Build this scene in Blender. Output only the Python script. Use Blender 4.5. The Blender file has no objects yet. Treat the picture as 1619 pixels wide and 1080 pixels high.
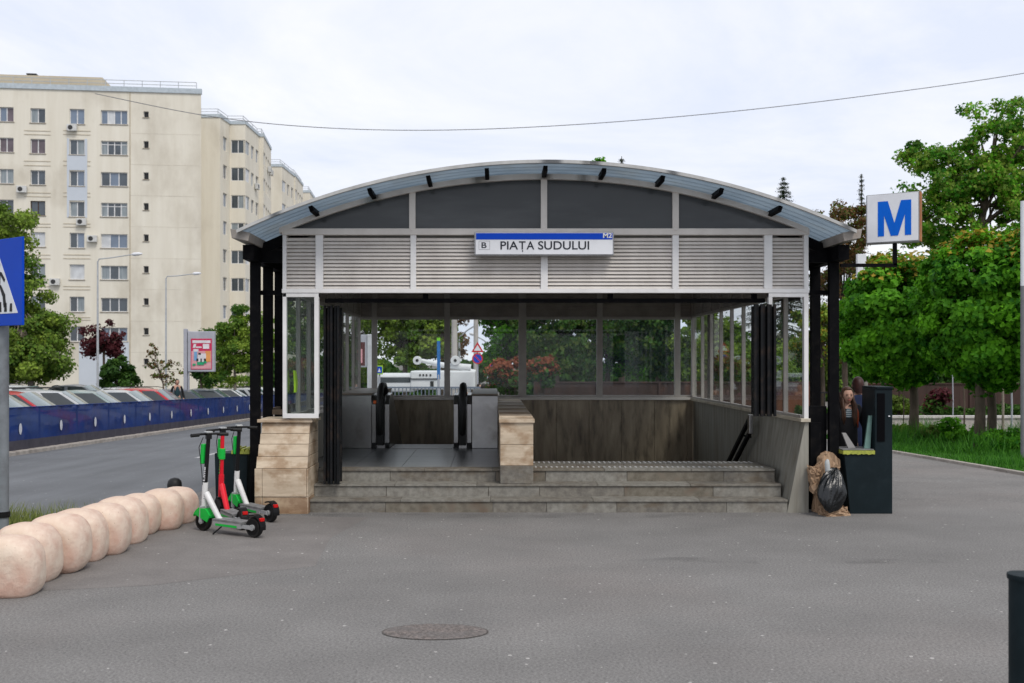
import bpy, bmesh, math, random
import numpy as np
from mathutils import Vector, Matrix

S = bpy.context.scene
COL = S.collection
R = math.radians
PI = math.pi

# ------------------------------------------------------------------ camera, sky, sun, exposure
F = 1560.0          # focal length in pixels of a 1619 px wide picture
VX, VY = 778.0, 572.0   # where the horizontal line of sight meets that picture
CH = 2.02
cam = bpy.data.cameras.new('camera')
cam.sensor_width = 36.0
cam.lens = 36.0 * F / 1619.0
cam.shift_x = (809.5 - VX) / 1619.0
cam.shift_y = (VY - 540.0) / 1619.0
cam.clip_end = 4000
cam.dof.use_dof = True
cam.dof.focus_distance = 13.0
cam.dof.aperture_fstop = 2.6
camo = bpy.data.objects.new('camera', cam)
COL.objects.link(camo)
camo.location = (0, 0, CH)
camo.rotation_euler = (R(90), 0, 0)
S.camera = camo

SUN_EL, SUN_AZ = R(52), R(150)     # azimuth clockwise from +Y: behind the camera, to the right
W = bpy.data.worlds.new('World'); S.world = W
W.use_nodes = True
nt = W.node_tree; nt.nodes.clear()
def N(t, **k):
    n = nt.nodes.new(t)
    for a, b in k.items(): setattr(n, a, b)
    return n
sky = N('ShaderNodeTexSky', sky_type='NISHITA')
sky.sun_disc = False; sky.sun_elevation = SUN_EL; sky.sun_rotation = SUN_AZ
sky.air_density = 1.0; sky.dust_density = 2.0; sky.ozone_density = 1.0
tc = N('ShaderNodeTexCoord'); sep = N('ShaderNodeSeparateXYZ')
nt.links.new(tc.outputs['Generated'], sep.inputs[0])
addz = N('ShaderNodeMath', operation='ADD'); addz.inputs[1].default_value = 0.12
nt.links.new(sep.outputs['Z'], addz.inputs[0])
mx = N('ShaderNodeMath', operation='MAXIMUM'); mx.inputs[1].default_value = 0.03
nt.links.new(addz.outputs[0], mx.inputs[0])
dx = N('ShaderNodeMath', operation='DIVIDE'); dy = N('ShaderNodeMath', operation='DIVIDE')
nt.links.new(sep.outputs['X'], dx.inputs[0]); nt.links.new(mx.outputs[0], dx.inputs[1])
nt.links.new(sep.outputs['Y'], dy.inputs[0]); nt.links.new(mx.outputs[0], dy.inputs[1])
cmb = N('ShaderNodeCombineXYZ')
nt.links.new(dx.outputs[0], cmb.inputs[0]); nt.links.new(dy.outputs[0], cmb.inputs[1])
no = N('ShaderNodeTexNoise'); no.inputs['Scale'].default_value = .8; no.inputs['Detail'].default_value = 7; no.inputs['Roughness'].default_value = .62
no.inputs['Distortion'].default_value = .5
nt.links.new(cmb.outputs[0], no.inputs['Vector'])
rmp = N('ShaderNodeValToRGB')
rmp.color_ramp.elements[0].position = .38; rmp.color_ramp.elements[0].color = (5.85, 6.25, 7.25, 1)
rmp.color_ramp.elements[1].position = .62; rmp.color_ramp.elements[1].color = (7.3, 7.35, 7.6, 1)
nt.links.new(no.outputs['Fac'], rmp.inputs[0])
mixs = N('ShaderNodeMixRGB'); mixs.inputs[0].default_value = .93
nt.links.new(sky.outputs[0], mixs.inputs[1]); nt.links.new(rmp.outputs[0], mixs.inputs[2])
bg = N('ShaderNodeBackground'); bg.inputs['Strength'].default_value = .114
wo = N('ShaderNodeOutputWorld')
nt.links.new(mixs.outputs[0], bg.inputs['Color']); nt.links.new(bg.outputs[0], wo.inputs['Surface'])

sl = bpy.data.lights.new('sun', 'SUN'); sl.energy = 1.5; sl.angle = R(20); sl.color = (1, .95, .88)
so = bpy.data.objects.new('sun', sl); COL.objects.link(so)
sd = Vector((math.sin(SUN_AZ) * math.cos(SUN_EL), math.cos(SUN_AZ) * math.cos(SUN_EL), math.sin(SUN_EL)))
so.rotation_euler = sd.to_track_quat('Z', 'Y').to_euler()
so.location = (20, -20, 30)
S.view_settings.view_transform = 'Standard'
S.view_settings.look = 'None'
S.view_settings.exposure = 0.32
S.view_settings.gamma = 1.0
S.cycles.max_bounces = 7
S.cycles.transparent_max_bounces = 14
S.cycles.use_denoising = True

SL = .023
def gz(y):
    return 0.0 if y < 14 else -SL * (min(y, 200.0) - 14)
def PX(px, Y): return (px - VX) * Y / F
def PZ(py, Y): return CH - (py - VY) * Y / F

# ------------------------------------------------------------------ materials
def rgb(c): return (c[0], c[1], c[2], 1.0)
MATS = {}
def M(name, c1, c2=None, rough=.6, metal=0., scale=4., stretch=(1, 1, 1), lo=.35, hi=.65, bump=0., bscale=None,
      stain=None, sscale=1.2, sstretch=(1, 1, 1), slo=.52, shi=.7, sfac=.7, speck=None, spscale=60., spthr=.12, spec=.3,
      transl=0., attr=False, coat=0.):
    m = bpy.data.materials.new(name); m.use_nodes = True
    t = m.node_tree; nd = t.nodes; L = t.links.new
    b = nd['Principled BSDF']
    b.inputs['Roughness'].default_value = rough; b.inputs['Metallic'].default_value = metal
    b.inputs['Specular IOR Level'].default_value = spec
    b.inputs['Coat Weight'].default_value = coat
    tcn = nd.new('ShaderNodeTexCoord')
    def noise(sc, st, det=6):
        mp = nd.new('ShaderNodeMapping'); mp.inputs['Scale'].default_value = st
        L(tcn.outputs['Object'], mp.inputs['Vector'])
        n = nd.new('ShaderNodeTexNoise'); n.inputs['Scale'].default_value = sc; n.inputs['Detail'].default_value = det
        n.inputs['Roughness'].default_value = .6
        L(mp.outputs[0], n.inputs['Vector']); return n
    c2 = c2 or tuple(x * .8 for x in c1)
    n1 = noise(scale, stretch)
    r1 = nd.new('ShaderNodeValToRGB')
    r1.color_ramp.elements[0].position = lo; r1.color_ramp.elements[1].position = hi
    r1.color_ramp.elements[0].color = rgb(c2); r1.color_ramp.elements[1].color = rgb(c1)
    L(n1.outputs['Fac'], r1.inputs[0]); out = r1.outputs[0]
    if attr:
        a = nd.new('ShaderNodeAttribute'); a.attribute_name = 'tint'
        r1.color_ramp.elements[0].position = .0; r1.color_ramp.elements[1].position = 1.
        ad = nd.new('ShaderNodeMath'); ad.operation = 'MULTIPLY_ADD'
        ad.inputs[1].default_value = .9; L(n1.outputs['Fac'], ad.inputs[0]); 
        su = nd.new('ShaderNodeMath'); su.operation = 'SUBTRACT'; su.inputs[1].default_value = .45
        L(a.outputs['Fac'], su.inputs[0]); L(su.outputs[0], ad.inputs[2]); L(ad.outputs[0], r1.inputs[0])
    if stain:
        n2 = noise(sscale, sstretch, 8)
        r2 = nd.new('ShaderNodeMapRange'); r2.inputs[1].default_value = slo; r2.inputs[2].default_value = shi
        r2.inputs[4].default_value = sfac
        L(n2.outputs['Fac'], r2.inputs[0])
        mm = nd.new('ShaderNodeMixRGB'); mm.inputs[2].default_value = rgb(stain)
        L(r2.outputs[0], mm.inputs[0]); L(out, mm.inputs[1]); out = mm.outputs[0]
    if speck:
        v = nd.new('ShaderNodeTexVoronoi'); v.inputs['Scale'].default_value = spscale
        L(tcn.outputs['Object'], v.inputs['Vector'])
        lt = nd.new('ShaderNodeMath'); lt.operation = 'LESS_THAN'; lt.inputs[1].default_value = spthr
        L(v.outputs['Distance'], lt.inputs[0])
        mm = nd.new('ShaderNodeMixRGB'); mm.inputs[2].default_value = rgb(speck)
        L(lt.outputs[0], mm.inputs[0]); L(out, mm.inputs[1]); out = mm.outputs[0]
    L(out, b.inputs['Base Color'])
    if bump:
        nb = noise(bscale or scale * 4, (1, 1, 1), 5)
        bp = nd.new('ShaderNodeBump'); bp.inputs['Strength'].default_value = bump; bp.inputs['Distance'].default_value = .02
        L(nb.outputs['Fac'], bp.inputs['Height']); L(bp.outputs[0], b.inputs['Normal'])
    if transl:
        tr = nd.new('ShaderNodeBsdfTranslucent'); ms = nd.new('ShaderNodeMixShader'); ms.inputs[0].default_value = transl
        L(out, tr.inputs['Color']); L(b.outputs[0], ms.inputs[1]); L(tr.outputs[0], ms.inputs[2])
        L(ms.outputs[0], nd['Material Output'].inputs['Surface'])
    MATS[name] = m
    return m

def glass_mat(name, tint=(.8, .86, .85), refl=.12, dirt=0., dirtcol=(.5, .55, .6), rough=.02):
    m = bpy.data.materials.new(name); m.use_nodes = True
    t = m.node_tree; nd = t.nodes; L = t.links.new; nd.clear()
    o = nd.new('ShaderNodeOutputMaterial')
    tr = nd.new('ShaderNodeBsdfTransparent'); tr.inputs[0].default_value = rgb(tint)
    gl = nd.new('ShaderNodeBsdfGlossy'); gl.inputs['Roughness'].default_value = rough
    lw = nd.new('ShaderNodeFresnel'); ge = nd.new('ShaderNodeNewGeometry')
    io = nd.new('ShaderNodeMapRange'); io.inputs[3].default_value = 1.25; io.inputs[4].default_value = .8   # same reflectance on both faces of a pane
    L(ge.outputs['Backfacing'], io.inputs[0]); L(io.outputs[0], lw.inputs['IOR'])
    ad = nd.new('ShaderNodeMath'); ad.operation = 'ADD'; ad.inputs[1].default_value = refl; ad.use_clamp = True
    L(lw.outputs[0], ad.inputs[0])
    m1 = nd.new('ShaderNodeMixShader'); L(ad.outputs[0], m1.inputs[0]); L(tr.outputs[0], m1.inputs[1]); L(gl.outputs[0], m1.inputs[2])
    out = m1.outputs[0]
    if dirt:
        tcn = nd.new('ShaderNodeTexCoord'); n = nd.new('ShaderNodeTexNoise'); n.inputs['Scale'].default_value = 1.3; n.inputs['Detail'].default_value = 7
        L(tcn.outputs['Object'], n.inputs['Vector'])
        mr = nd.new('ShaderNodeMapRange'); mr.inputs[1].default_value = .35; mr.inputs[2].default_value = .75; mr.inputs[3].default_value = dirt * .3; mr.inputs[4].default_value = dirt * 2
        L(n.outputs['Fac'], mr.inputs[0])
        d = nd.new('ShaderNodeBsdfDiffuse'); d.inputs[0].default_value = rgb(dirtcol)
        m2 = nd.new('ShaderNodeMixShader'); L(mr.outputs[0], m2.inputs[0]); L(out, m2.inputs[1]); L(d.outputs[0], m2.inputs[2]); out = m2.outputs[0]
    L(out, o.inputs['Surface'])
    MATS[name] = m
    return m

# ------------------------------------------------------------------ mesh helpers
class MB:
    def __init__(s): s.v = []; s.f = []; s.m = []; s.cur = 0
    def quad(s, a, b, c, d):
        i = len(s.v); s.v += [tuple(a), tuple(b), tuple(c), tuple(d)]; s.f.append((i, i+1, i+2, i+3)); s.m.append(s.cur); return s
    def poly(s, pts):
        i = len(s.v); s.v += [tuple(p) for p in pts]; s.f.append(tuple(range(i, i+len(pts)))); s.m.append(s.cur); return s
    def box(s, x0, x1, y0, y1, z0, z1):
        i = len(s.v)
        s.v += [(x0,y0,z0),(x1,y0,z0),(x1,y1,z0),(x0,y1,z0),(x0,y0,z1),(x1,y0,z1),(x1,y1,z1),(x0,y1,z1)]
        s.f += [(i,i+3,i+2,i+1),(i+4,i+5,i+6,i+7),(i,i+1,i+5,i+4),(i+1,i+2,i+6,i+5),(i+2,i+3,i+7,i+6),(i+3,i,i+4,i+7)]
        s.m += [s.cur]*6; return s
    def hexa(s, p):     # 8 points: bottom loop, top loop
        i = len(s.v); s.v += [tuple(q) for q in p]
        s.f += [(i,i+3,i+2,i+1),(i+4,i+5,i+6,i+7),(i,i+1,i+5,i+4),(i+1,i+2,i+6,i+5),(i+2,i+3,i+7,i+6),(i+3,i,i+4,i+7)]
        s.m += [s.cur]*6; return s
    def tube(s, pts, rad, n=10, cap=True):
        pts = [Vector(p) for p in pts]
        rr = rad if isinstance(rad, (list, tuple)) else [rad]*len(pts)
        base = len(s.v); up = None
        for k, p in enumerate(pts):
            d = (pts[min(k+1, len(pts)-1)] - pts[max(k-1, 0)])
            if d.length < 1e-9: d = Vector((0, 0, 1))
            d.normalize()
            if up is None: up = Vector((0, 0, 1)) if abs(d.z) < .9 else Vector((1, 0, 0))
            a = d.cross(up)
            if a.length < 1e-6: a = d.orthogonal()
            a.normalize(); b = a.cross(d).normalized(); up = b
            for j in range(n):
                t = 2*PI*j/n
                s.v.append(tuple(p + (a*math.cos(t) + b*math.sin(t))*rr[k]))
        for k in range(len(pts)-1):
            for j in range(n):
                q = base + k*n
                s.f.append((q+j, q+n+j, q+n+(j+1)%n, q+(j+1)%n)); s.m.append(s.cur)
        if cap:
            s.f.append(tuple(base+j for j in range(n))); s.m.append(s.cur)
            s.f.append(tuple(base+(len(pts)-1)*n+j for j in range(n))[::-1]); s.m.append(s.cur)
        return s
    def bar(s, a, b, w, h):     # rectangular bar from a to b
        a = Vector(a); b = Vector(b); d = (b-a).normalized()
        x = d.cross(Vector((0, 0, 1)))
        if x.length < 1e-6: x = Vector((1, 0, 0))
        x.normalize(); z = x.cross(d).normalized()
        q = [a + x*i*w/2 + z*j*h/2 for i, j in ((-1,-1),(1,-1),(1,1),(-1,1))]
        r = [b + x*i*w/2 + z*j*h/2 for i, j in ((-1,-1),(1,-1),(1,1),(-1,1))]
        return s.hexa(q + r)
    def lathe(s, prof, n=24, c=(0, 0, 0)):
        base = len(s.v)
        for r, z in prof:
            for j in range(n):
                t = 2*PI*j/n; s.v.append((c[0]+r*math.cos(t), c[1]+r*math.sin(t), c[2]+z))
        for k in range(len(prof)-1):
            for j in range(n):
                q = base+k*n; s.f.append((q+j, q+(j+1)%n, q+n+(j+1)%n, q+n+j)); s.m.append(s.cur)
        s.f.append(tuple(base+j for j in range(n))[::-1]); s.m.append(s.cur)
        s.f.append(tuple(base+(len(prof)-1)*n+j for j in range(n))); s.m.append(s.cur)
        return s
    def prism(s, poly, axis, a, b):  # poly in the two other axes; extruded along axis from a to b
        n = len(poly); base = len(s.v)
        def mk(p, t):
            return {'x': (t, p[0], p[1]), 'y': (p[0], t, p[1]), 'z': (p[0], p[1], t)}[axis]
        s.v += [mk(p, a) for p in poly] + [mk(p, b) for p in poly]
        s.f.append(tuple(range(base, base+n))); s.m.append(s.cur)
        s.f.append(tuple(range(base+n, base+2*n))[::-1]); s.m.append(s.cur)
        for j in range(n):
            s.f.append((base+j, base+n+j, base+n+(j+1) % n, base+(j+1) % n)); s.m.append(s.cur)
        return s
    def ball(s, c, rx, ry=None, rz=None, n=14, m=9):
        ry = ry or rx; rz = rz or rx
        base = len(s.v)
        for k in range(m+1):
            ph = -PI/2 + PI*k/m
            for j in range(n):
                t = 2*PI*j/n
                s.v.append((c[0]+rx*math.cos(ph)*math.cos(t), c[1]+ry*math.cos(ph)*math.sin(t), c[2]+rz*math.sin(ph)))
        for k in range(m):
            for j in range(n):
                q = base+k*n; s.f.append((q+j, q+(j+1) % n, q+n+(j+1) % n, q+n+j)); s.m.append(s.cur)
        return s
    def xf(s, mat, start=0):
        for i in range(start, len(s.v)): s.v[i] = tuple(mat @ Vector(s.v[i]))
        return s
    def build(s, name, mats, parent=None, smooth=False, bevel=0, off=(0, 0, 0), fixn=True, segs=2, weld=True):
        me = bpy.data.meshes.new(name)
        vv = s.v if off == (0, 0, 0) else [(a-off[0], b-off[1], c-off[2]) for a, b, c in s.v]
        me.from_pydata(vv, [], s.f)
        if not isinstance(mats, (list, tuple)): mats = [mats]
        for m in mats: me.materials.append(m)
        if len(mats) > 1: me.polygons.foreach_set('material_index', s.m)
        if fixn or bevel:
            bm = bmesh.new(); bm.from_mesh(me)
            if weld: bmesh.ops.remove_doubles(bm, verts=bm.verts, dist=1e-5)
            if fixn: bmesh.ops.recalc_face_normals(bm, faces=bm.faces)
            if bevel:
                es = [e for e in bm.edges if len(e.link_faces) == 2 and e.calc_face_angle(0) > R(25)]
                bmesh.ops.bevel(bm, geom=es, offset=bevel, segments=segs, profile=.5, affect='EDGES', clamp_overlap=True)
            bm.to_mesh(me); bm.free()
        if smooth:
            me.polygons.foreach_set('use_smooth', [True]*len(me.polygons))
            if smooth != 'all':
                try: me.set_sharp_from_angle(angle=R(38))
                except Exception: pass
        me.update()
        o = bpy.data.objects.new(name, me); COL.objects.link(o)
        if parent: o.parent = parent
        return o

def tag(o, label=None, cat=None, group=None, kind=None):
    if label: o['label'] = label
    if cat: o['category'] = cat
    if group: o['group'] = group
    if kind: o['kind'] = kind
    return o
def thing(name, label, cat, loc=(0, 0, 0), rz=0, group=None):
    o = bpy.data.objects.new(name, None); COL.objects.link(o)
    o.empty_display_size = .3
    o.location = loc; o.rotation_euler = (0, 0, rz)
    return tag(o, label, cat, group)
def dup(root, loc, rz=0, label=None, group=None, sc=None):
    r = root.copy(); COL.objects.link(r); r.location = loc; r.rotation_euler = (0, 0, rz)
    if sc: r.scale = sc
    if label: r['label'] = label
    if group: r['group'] = group
    for ch in list(root.children):
        c = ch.copy(); COL.objects.link(c); c.parent = r
        for g in list(ch.children):
            d = g.copy(); COL.objects.link(d); d.parent = c
    return r
def struct(name, mb, mat, **k):
    o = mb.build(name, mat, **k); o['kind'] = 'structure'; return o

_tc = {}
def text_mb(txt, mat_unused=None, bold=0., ext=.002):
    cu = bpy.data.curves.new('txt', 'FONT'); cu.body = txt; cu.size = 1; cu.offset = bold; cu.extrude = 0; cu.resolution_u = 6
    ob = bpy.data.objects.new('txt', cu); COL.objects.link(ob)
    dg = bpy.context.evaluated_depsgraph_get(); dg.update()
    me = bpy.data.meshes.new_from_object(ob.evaluated_get(dg))
    v = [tuple(q.co) for q in me.vertices]; f = [tuple(p.vertices) for p in me.polygons]
    bpy.data.objects.remove(ob); bpy.data.curves.remove(cu); bpy.data.meshes.remove(me)
    return v, f
def put_text(name, txt, x0, x1, z0, z1, y, mat, parent, bold=0., keep=False, M4=None):
    """text facing -Y filling the rectangle x0..x1, z0..z1"""
    v, f = text_mb(txt, bold=bold)
    xs = [a[0] for a in v]; zs = [a[1] for a in v]
    sx = (x1-x0)/(max(xs)-min(xs)); sz = (z1-z0)/(max(zs)-min(zs))
    mb = MB()
    vv = [((a[0]-min(xs))*sx+x0, y, (a[1]-min(zs))*sz+z0) for a in v]
    n = len(vv)
    mb.v = vv; mb.f = [tuple(q) for q in f]; mb.m = [0]*len(f)
    if M4 is not None: mb.xf(M4)
    return mb.build(name, mat, parent, fixn=False)

# ------------------------------------------------------------------ material library
ASPH = M('pavement_asphalt', (.204, .197, .189), (.170, .164, .158), rough=.93, scale=1.1, lo=.3, hi=.7, bump=.35, bscale=55,
         stain=(.235, .205, .19), sscale=.16, slo=.5, shi=.72, sfac=.5, spec=.2)
ROADM = M('road_asphalt', (.155, .162, .172), (.122, .127, .134), rough=.9, scale=.5, stretch=(3, .25, 1), bump=.25, bscale=70, spec=.25)
GROUND = M('bare_ground', (.17, .16, .14), (.12, .11, .1), rough=.95, scale=.3)
def richer(mat, amt=.5):
    """fine aggregate and pale chips over an asphalt colour"""
    t = mat.node_tree; nd = t.nodes; L = t.links.new; b = nd['Principled BSDF']
    src = b.inputs['Base Color'].links[0].from_socket
    tcn = nd.new('ShaderNodeTexCoord')
    n = nd.new('ShaderNodeTexNoise'); n.inputs['Scale'].default_value = 48; n.inputs['Detail'].default_value = 6; n.inputs['Roughness'].default_value = .8
    L(tcn.outputs['Object'], n.inputs['Vector'])
    mr = nd.new('ShaderNodeMapRange'); mr.inputs[1].default_value = .3; mr.inputs[2].default_value = .7; mr.inputs[3].default_value = 1-amt; mr.inputs[4].default_value = 1+amt
    L(n.outputs['Fac'], mr.inputs[0])
    m = nd.new('ShaderNodeVectorMath'); m.operation = 'SCALE'; L(src, m.inputs[0]); L(mr.outputs[0], m.inputs['Scale'])
    v = nd.new('ShaderNodeTexVoronoi'); v.inputs['Scale'].default_value = 8; v.inputs['Randomness'].default_value = 1
    L(tcn.outputs['Object'], v.inputs['Vector'])
    # only some cells carry a chip, of random size
    sp = nd.new('ShaderNodeSeparateColor'); L(v.outputs['Color'], sp.inputs[0])
    th = nd.new('ShaderNodeMapRange'); th.inputs[1].default_value = .35; th.inputs[2].default_value = 1; th.inputs[3].default_value = 0; th.inputs[4].default_value = .12
    L(sp.outputs[0], th.inputs[0])
    lt = nd.new('ShaderNodeMath'); lt.operation = 'LESS_THAN'; L(v.outputs['Distance'], lt.inputs[0]); L(th.outputs[0], lt.inputs[1])
    mx = nd.new('ShaderNodeMixRGB'); mx.inputs[2].default_value = (.45, .43, .41, 1)
    L(lt.outputs[0], mx.inputs[0]); L(m.outputs[0], mx.inputs[1])
    # long soft worn bands
    mp = nd.new('ShaderNodeMapping'); mp.inputs['Scale'].default_value = (.35, .8, 1); L(tcn.outputs['Object'], mp.inputs['Vector'])
    n3 = nd.new('ShaderNodeTexNoise'); n3.inputs['Scale'].default_value = .8; n3.inputs['Detail'].default_value = 6; L(mp.outputs[0], n3.inputs['Vector'])
    m3 = nd.new('ShaderNodeMapRange'); m3.inputs[1].default_value = .35; m3.inputs[2].default_value = .65; m3.inputs[3].default_value = .92; m3.inputs[4].default_value = 1.07
    L(n3.outputs['Fac'], m3.inputs[0])
    m4 = nd.new('ShaderNodeVectorMath'); m4.operation = 'SCALE'; L(mx.outputs[0], m4.inputs[0]); L(m3.outputs[0], m4.inputs['Scale'])
    L(m4.outputs[0], b.inputs['Base Color'])
richer(ASPH, .62); richer(ROADM, .2)
PATCH = M('pavement_patch', (.204, .190, .180), (.172, .160, .152), rough=.93, scale=2, bump=.3, bscale=50, spec=.2); richer(PATCH, .3)
LAWNM = M('lawn_soil', (.05, .13, .022), (.03, .085, .015), rough=.9, scale=1.5, spec=.1)
KERBM = M('kerb_stone', (.42, .38, .34), (.3, .27, .24), rough=.85, scale=6, stain=(.16, .14, .12), sscale=2)
PAINT = M('road_paint', (.5, .5, .5), (.32, .32, .32), rough=.8, scale=12)

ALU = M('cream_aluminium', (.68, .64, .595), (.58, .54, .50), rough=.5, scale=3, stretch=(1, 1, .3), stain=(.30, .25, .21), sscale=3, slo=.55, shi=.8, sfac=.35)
WHITE = M('white_frame_paint', (.78, .77, .765), (.68, .67, .66), rough=.4, scale=3, stain=(.4, .36, .33), sscale=5, slo=.6, shi=.8, sfac=.4)
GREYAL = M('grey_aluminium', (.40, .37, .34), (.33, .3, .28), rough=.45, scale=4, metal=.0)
GREYAL.use_nodes
BLACK = M('black_steel', (.005, .005, .006), (.003, .003, .004), rough=.6, spec=.06, scale=8, stain=(.016, .014, .013), sscale=9, sfac=.5)
SOFFIT = M('ceiling_sheet', (.42, .42, .41), (.36, .36, .35), rough=.6, transl=.4)
GRANITE = M('step_granite', (.215, .20, .17), (.13, .12, .105), rough=.75, scale=14, bump=.15, stain=(.10, .07, .04), sscale=2.2, sstretch=(1, 1, 2.5), slo=.5, shi=.7, sfac=.65)
DARKGR = M('landing_granite', (.095, .10, .105), (.065, .068, .072), rough=.3, scale=6, stain=(.05, .05, .05), sscale=2)
TRAV = M('travertine', (.64, .53, .40), (.46, .37, .27), rough=.65, scale=2.2, stretch=(.8, 1, 5), bump=.12, stain=(.28, .17, .09), sscale=3.6, sstretch=(1, 1, 1.5), slo=.47, shi=.64, sfac=.7)
TRAV2 = M('travertine_base', (.48, .36, .24), (.26, .16, .09), rough=.7, scale=2.0, stretch=(.8, 1, 4), bump=.12, stain=(.17, .09, .05), sscale=3, slo=.45, shi=.6, sfac=.6)
SLABG = M('grey_stone_slab', (.30, .29, .25), (.215, .205, .175), rough=.7, scale=2.0, stretch=(5, 5, .35), stain=(.13, .10, .07), sscale=1.5, sstretch=(6, 6, .5), slo=.5, shi=.7, sfac=.6)
BROWNM = M('brown_marble', (.42, .35, .25), (.20, .16, .115), rough=.4, scale=1.7, stretch=(3.5, 3.5, .6), lo=.3, hi=.7, stain=(.07, .055, .04), sscale=2.3, sstretch=(2.5, 1, .6), slo=.5, shi=.7, sfac=.8)
JOINT = M('dark_joint', (.05, .045, .04), rough=.9)
GLASS = glass_mat('clear_glass', (.95, .97, .965), .0, .012, (.45, .52, .6))
GLASSD = glass_mat('dusty_glass', (.90, .94, .95), .0, .035, (.35, .45, .58))
GLASSB = glass_mat('bay_glass', (.84, .89, .87), .0, .006, (.4, .45, .45))
GABLE = M('smoked_gable_glass', (.055, .060, .064), (.044, .049, .053), rough=.12, scale=1.0, stretch=(.5, 1, 2), stain=(.13, .135, .14), sscale=.9, sstretch=(.35, 1, 1.6), slo=.48, shi=.75, sfac=.6)  # dusty pale streaks, also painted in for reflections of interior tubes
STEEL = M('brushed_steel', (.38, .38, .38), (.26, .26, .265), rough=.28, metal=1., scale=1.2, stain=(.2, .19, .18), sscale=2.5)
RUBBER = M('black_rubber', (.012, .012, .012), (.008, .008, .008), rough=.55, scale=10)
SIGNW = M('sign_white', (.76, .77, .80), (.64, .65, .68), rough=.3, scale=2)
SIGNB = M('sign_blue', (.003, .060, .50), (.003, .052, .45), spec=.12, rough=.45, scale=2)
MBLUE = M('letter_blue', (.002, .12, .62), (.002, .11, .56), spec=.1, rough=.5, scale=2)
INK = M('sign_ink', (.02, .025, .035), rough=.5)
ALUG = M('sign_case', (.36, .37, .38), (.26, .26, .27), rough=.4, scale=6)
TXW = M('sign_lettering_white', (.8, .8, .82), rough=.4)
RUST = M('rusty_edge', (.42, .17, .07), (.3, .12, .05), rough=.8)

def roof_mat():
    m = M('roof_sheet', (.48, .54, .585), (.40, .46, .51), rough=.35, scale=1.5, stain=(.42, .42, .40), sscale=1.2, sfac=.4)
    nd = m.node_tree.nodes; L = m.node_tree.links.new
    b = nd['Principled BSDF']; src = b.inputs['Base Color'].links[0].from_socket
    tr = nd.new('ShaderNodeBsdfTranslucent'); L(src, tr.inputs[0])
    ms = nd.new('ShaderNodeMixShader'); ms.inputs[0].default_value = .72
    L(b.outputs[0], ms.inputs[1]); L(tr.outputs[0], ms.inputs[2]); L(ms.outputs[0], nd['Material Output'].inputs[0])
    return m
ROOF = roof_mat()

# ------------------------------------------------------------------ the ground
PIT = (-2.76, 4.12, 13.9, 20.55)
def sheet(name, x0, x1, y0, y1, dz, mat, hole=None, xs=(), gap=None):
    X = sorted({x0, x1, *[x for x in xs if x0 < x < x1]})
    Y = sorted({y0, y1, *[y for y in (14.0, 200.0) if y0 < y < y1]})
    if hole:
        X = sorted(set(X) | {x for x in hole[:2] if x0 < x < x1}); Y = sorted(set(Y) | {y for y in hole[2:] if y0 < y < y1})
    mb = MB()
    for a, b in zip(X, X[1:]):
        for c, d in zip(Y, Y[1:]):
            if hole and hole[0] <= (a+b)/2 <= hole[1] and hole[2] <= (c+d)/2 <= hole[3]: continue
            mb.quad((a, c, gz(c)+dz), (b, c, gz(c)+dz), (b, d, gz(d)+dz), (a, d, gz(d)+dz))
    return struct(name, mb, mat)
sheet('ground', -900, 900, -40, 1800, -.06, GROUND, PIT)
sheet('pavement', -4.62, 9.93, -6, 75, 0, ASPH, PIT)
sheet('road', -11.5, -4.63, -6, 60, -.02, ROADM)
sheet('car_park', -75, -11.8, 5, 86, 0, ROADM)
sheet('path', 9.93, 45, 44, 60, 0.01, GROUND)
# kerbs and painted lane dashes
mb = MB(); y = -6
while y < 75:
    a, b = y+.006, y+.994
    mb.hexa([(-11.8, a, gz(a)-.1), (-11.5, a, gz(a)-.1), (-11.5, b, gz(b)-.1), (-11.8, b, gz(b)-.1),
             (-11.8, a, gz(a)+.09), (-11.5, a, gz(a)+.07), (-11.5, b, gz(b)+.07), (-11.8, b, gz(b)+.09)]); y += 1
struct('far_kerb', mb, KERBM, bevel=.012)
mb = MB(); y = 8.0
while y < 44:
    a, b = y+.005, y+.995
    mb.hexa([(9.9, a, gz(a)-.1), (10.02, a, gz(a)-.1), (10.02, b, gz(b)-.1), (9.9, b, gz(b)-.1),
             (9.9, a, gz(a)+.06), (10.02, a, gz(a)+.06), (10.02, b, gz(b)+.06), (9.9, b, gz(b)+.06)]); y += 1
struct('lawn_kerb', mb, KERBM, bevel=.01)
mb = MB()
for y in (23.0, 28.5, 34., 39.5, 45., 50.5):
    mb.quad((-6.95, y, gz(y)-.016), (-6.83, y, gz(y)-.016), (-6.83, y+2.6, gz(y+2.6)-.016), (-6.95, y+2.6, gz(y+2.6)-.016))
struct('lane_markings', mb, PAINT)
mb = MB()
mb.poly([(-4.4, 8.6, .0015), (-3.1, 8.9, .0015), (-1.75, 9.75, .0015), (-1.85, 11.3, .0015), (-1.6, 12.8, .0015), (-3.2, 12.95, .0015), (-4.4, 12.95, .0015)])
struct('pavement_patch', mb, PATCH)
DMARK = M('dark_marks', (.085, .083, .082), (.07, .07, .07), rough=.9)
_t = DMARK.node_tree; _n = _t.nodes; _tr = _n.new('ShaderNodeBsdfTransparent'); _ms = _n.new('ShaderNodeMixShader'); _no = _n.new('ShaderNodeTexNoise'); _tc = _n.new('ShaderNodeTexCoord')
_no.inputs['Scale'].default_value = 2.2; _no.inputs['Detail'].default_value = 9; _mr = _n.new('ShaderNodeMapRange'); _mr.inputs[1].default_value = .44; _mr.inputs[2].default_value = .72; _mr.inputs[4].default_value = .25
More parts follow.
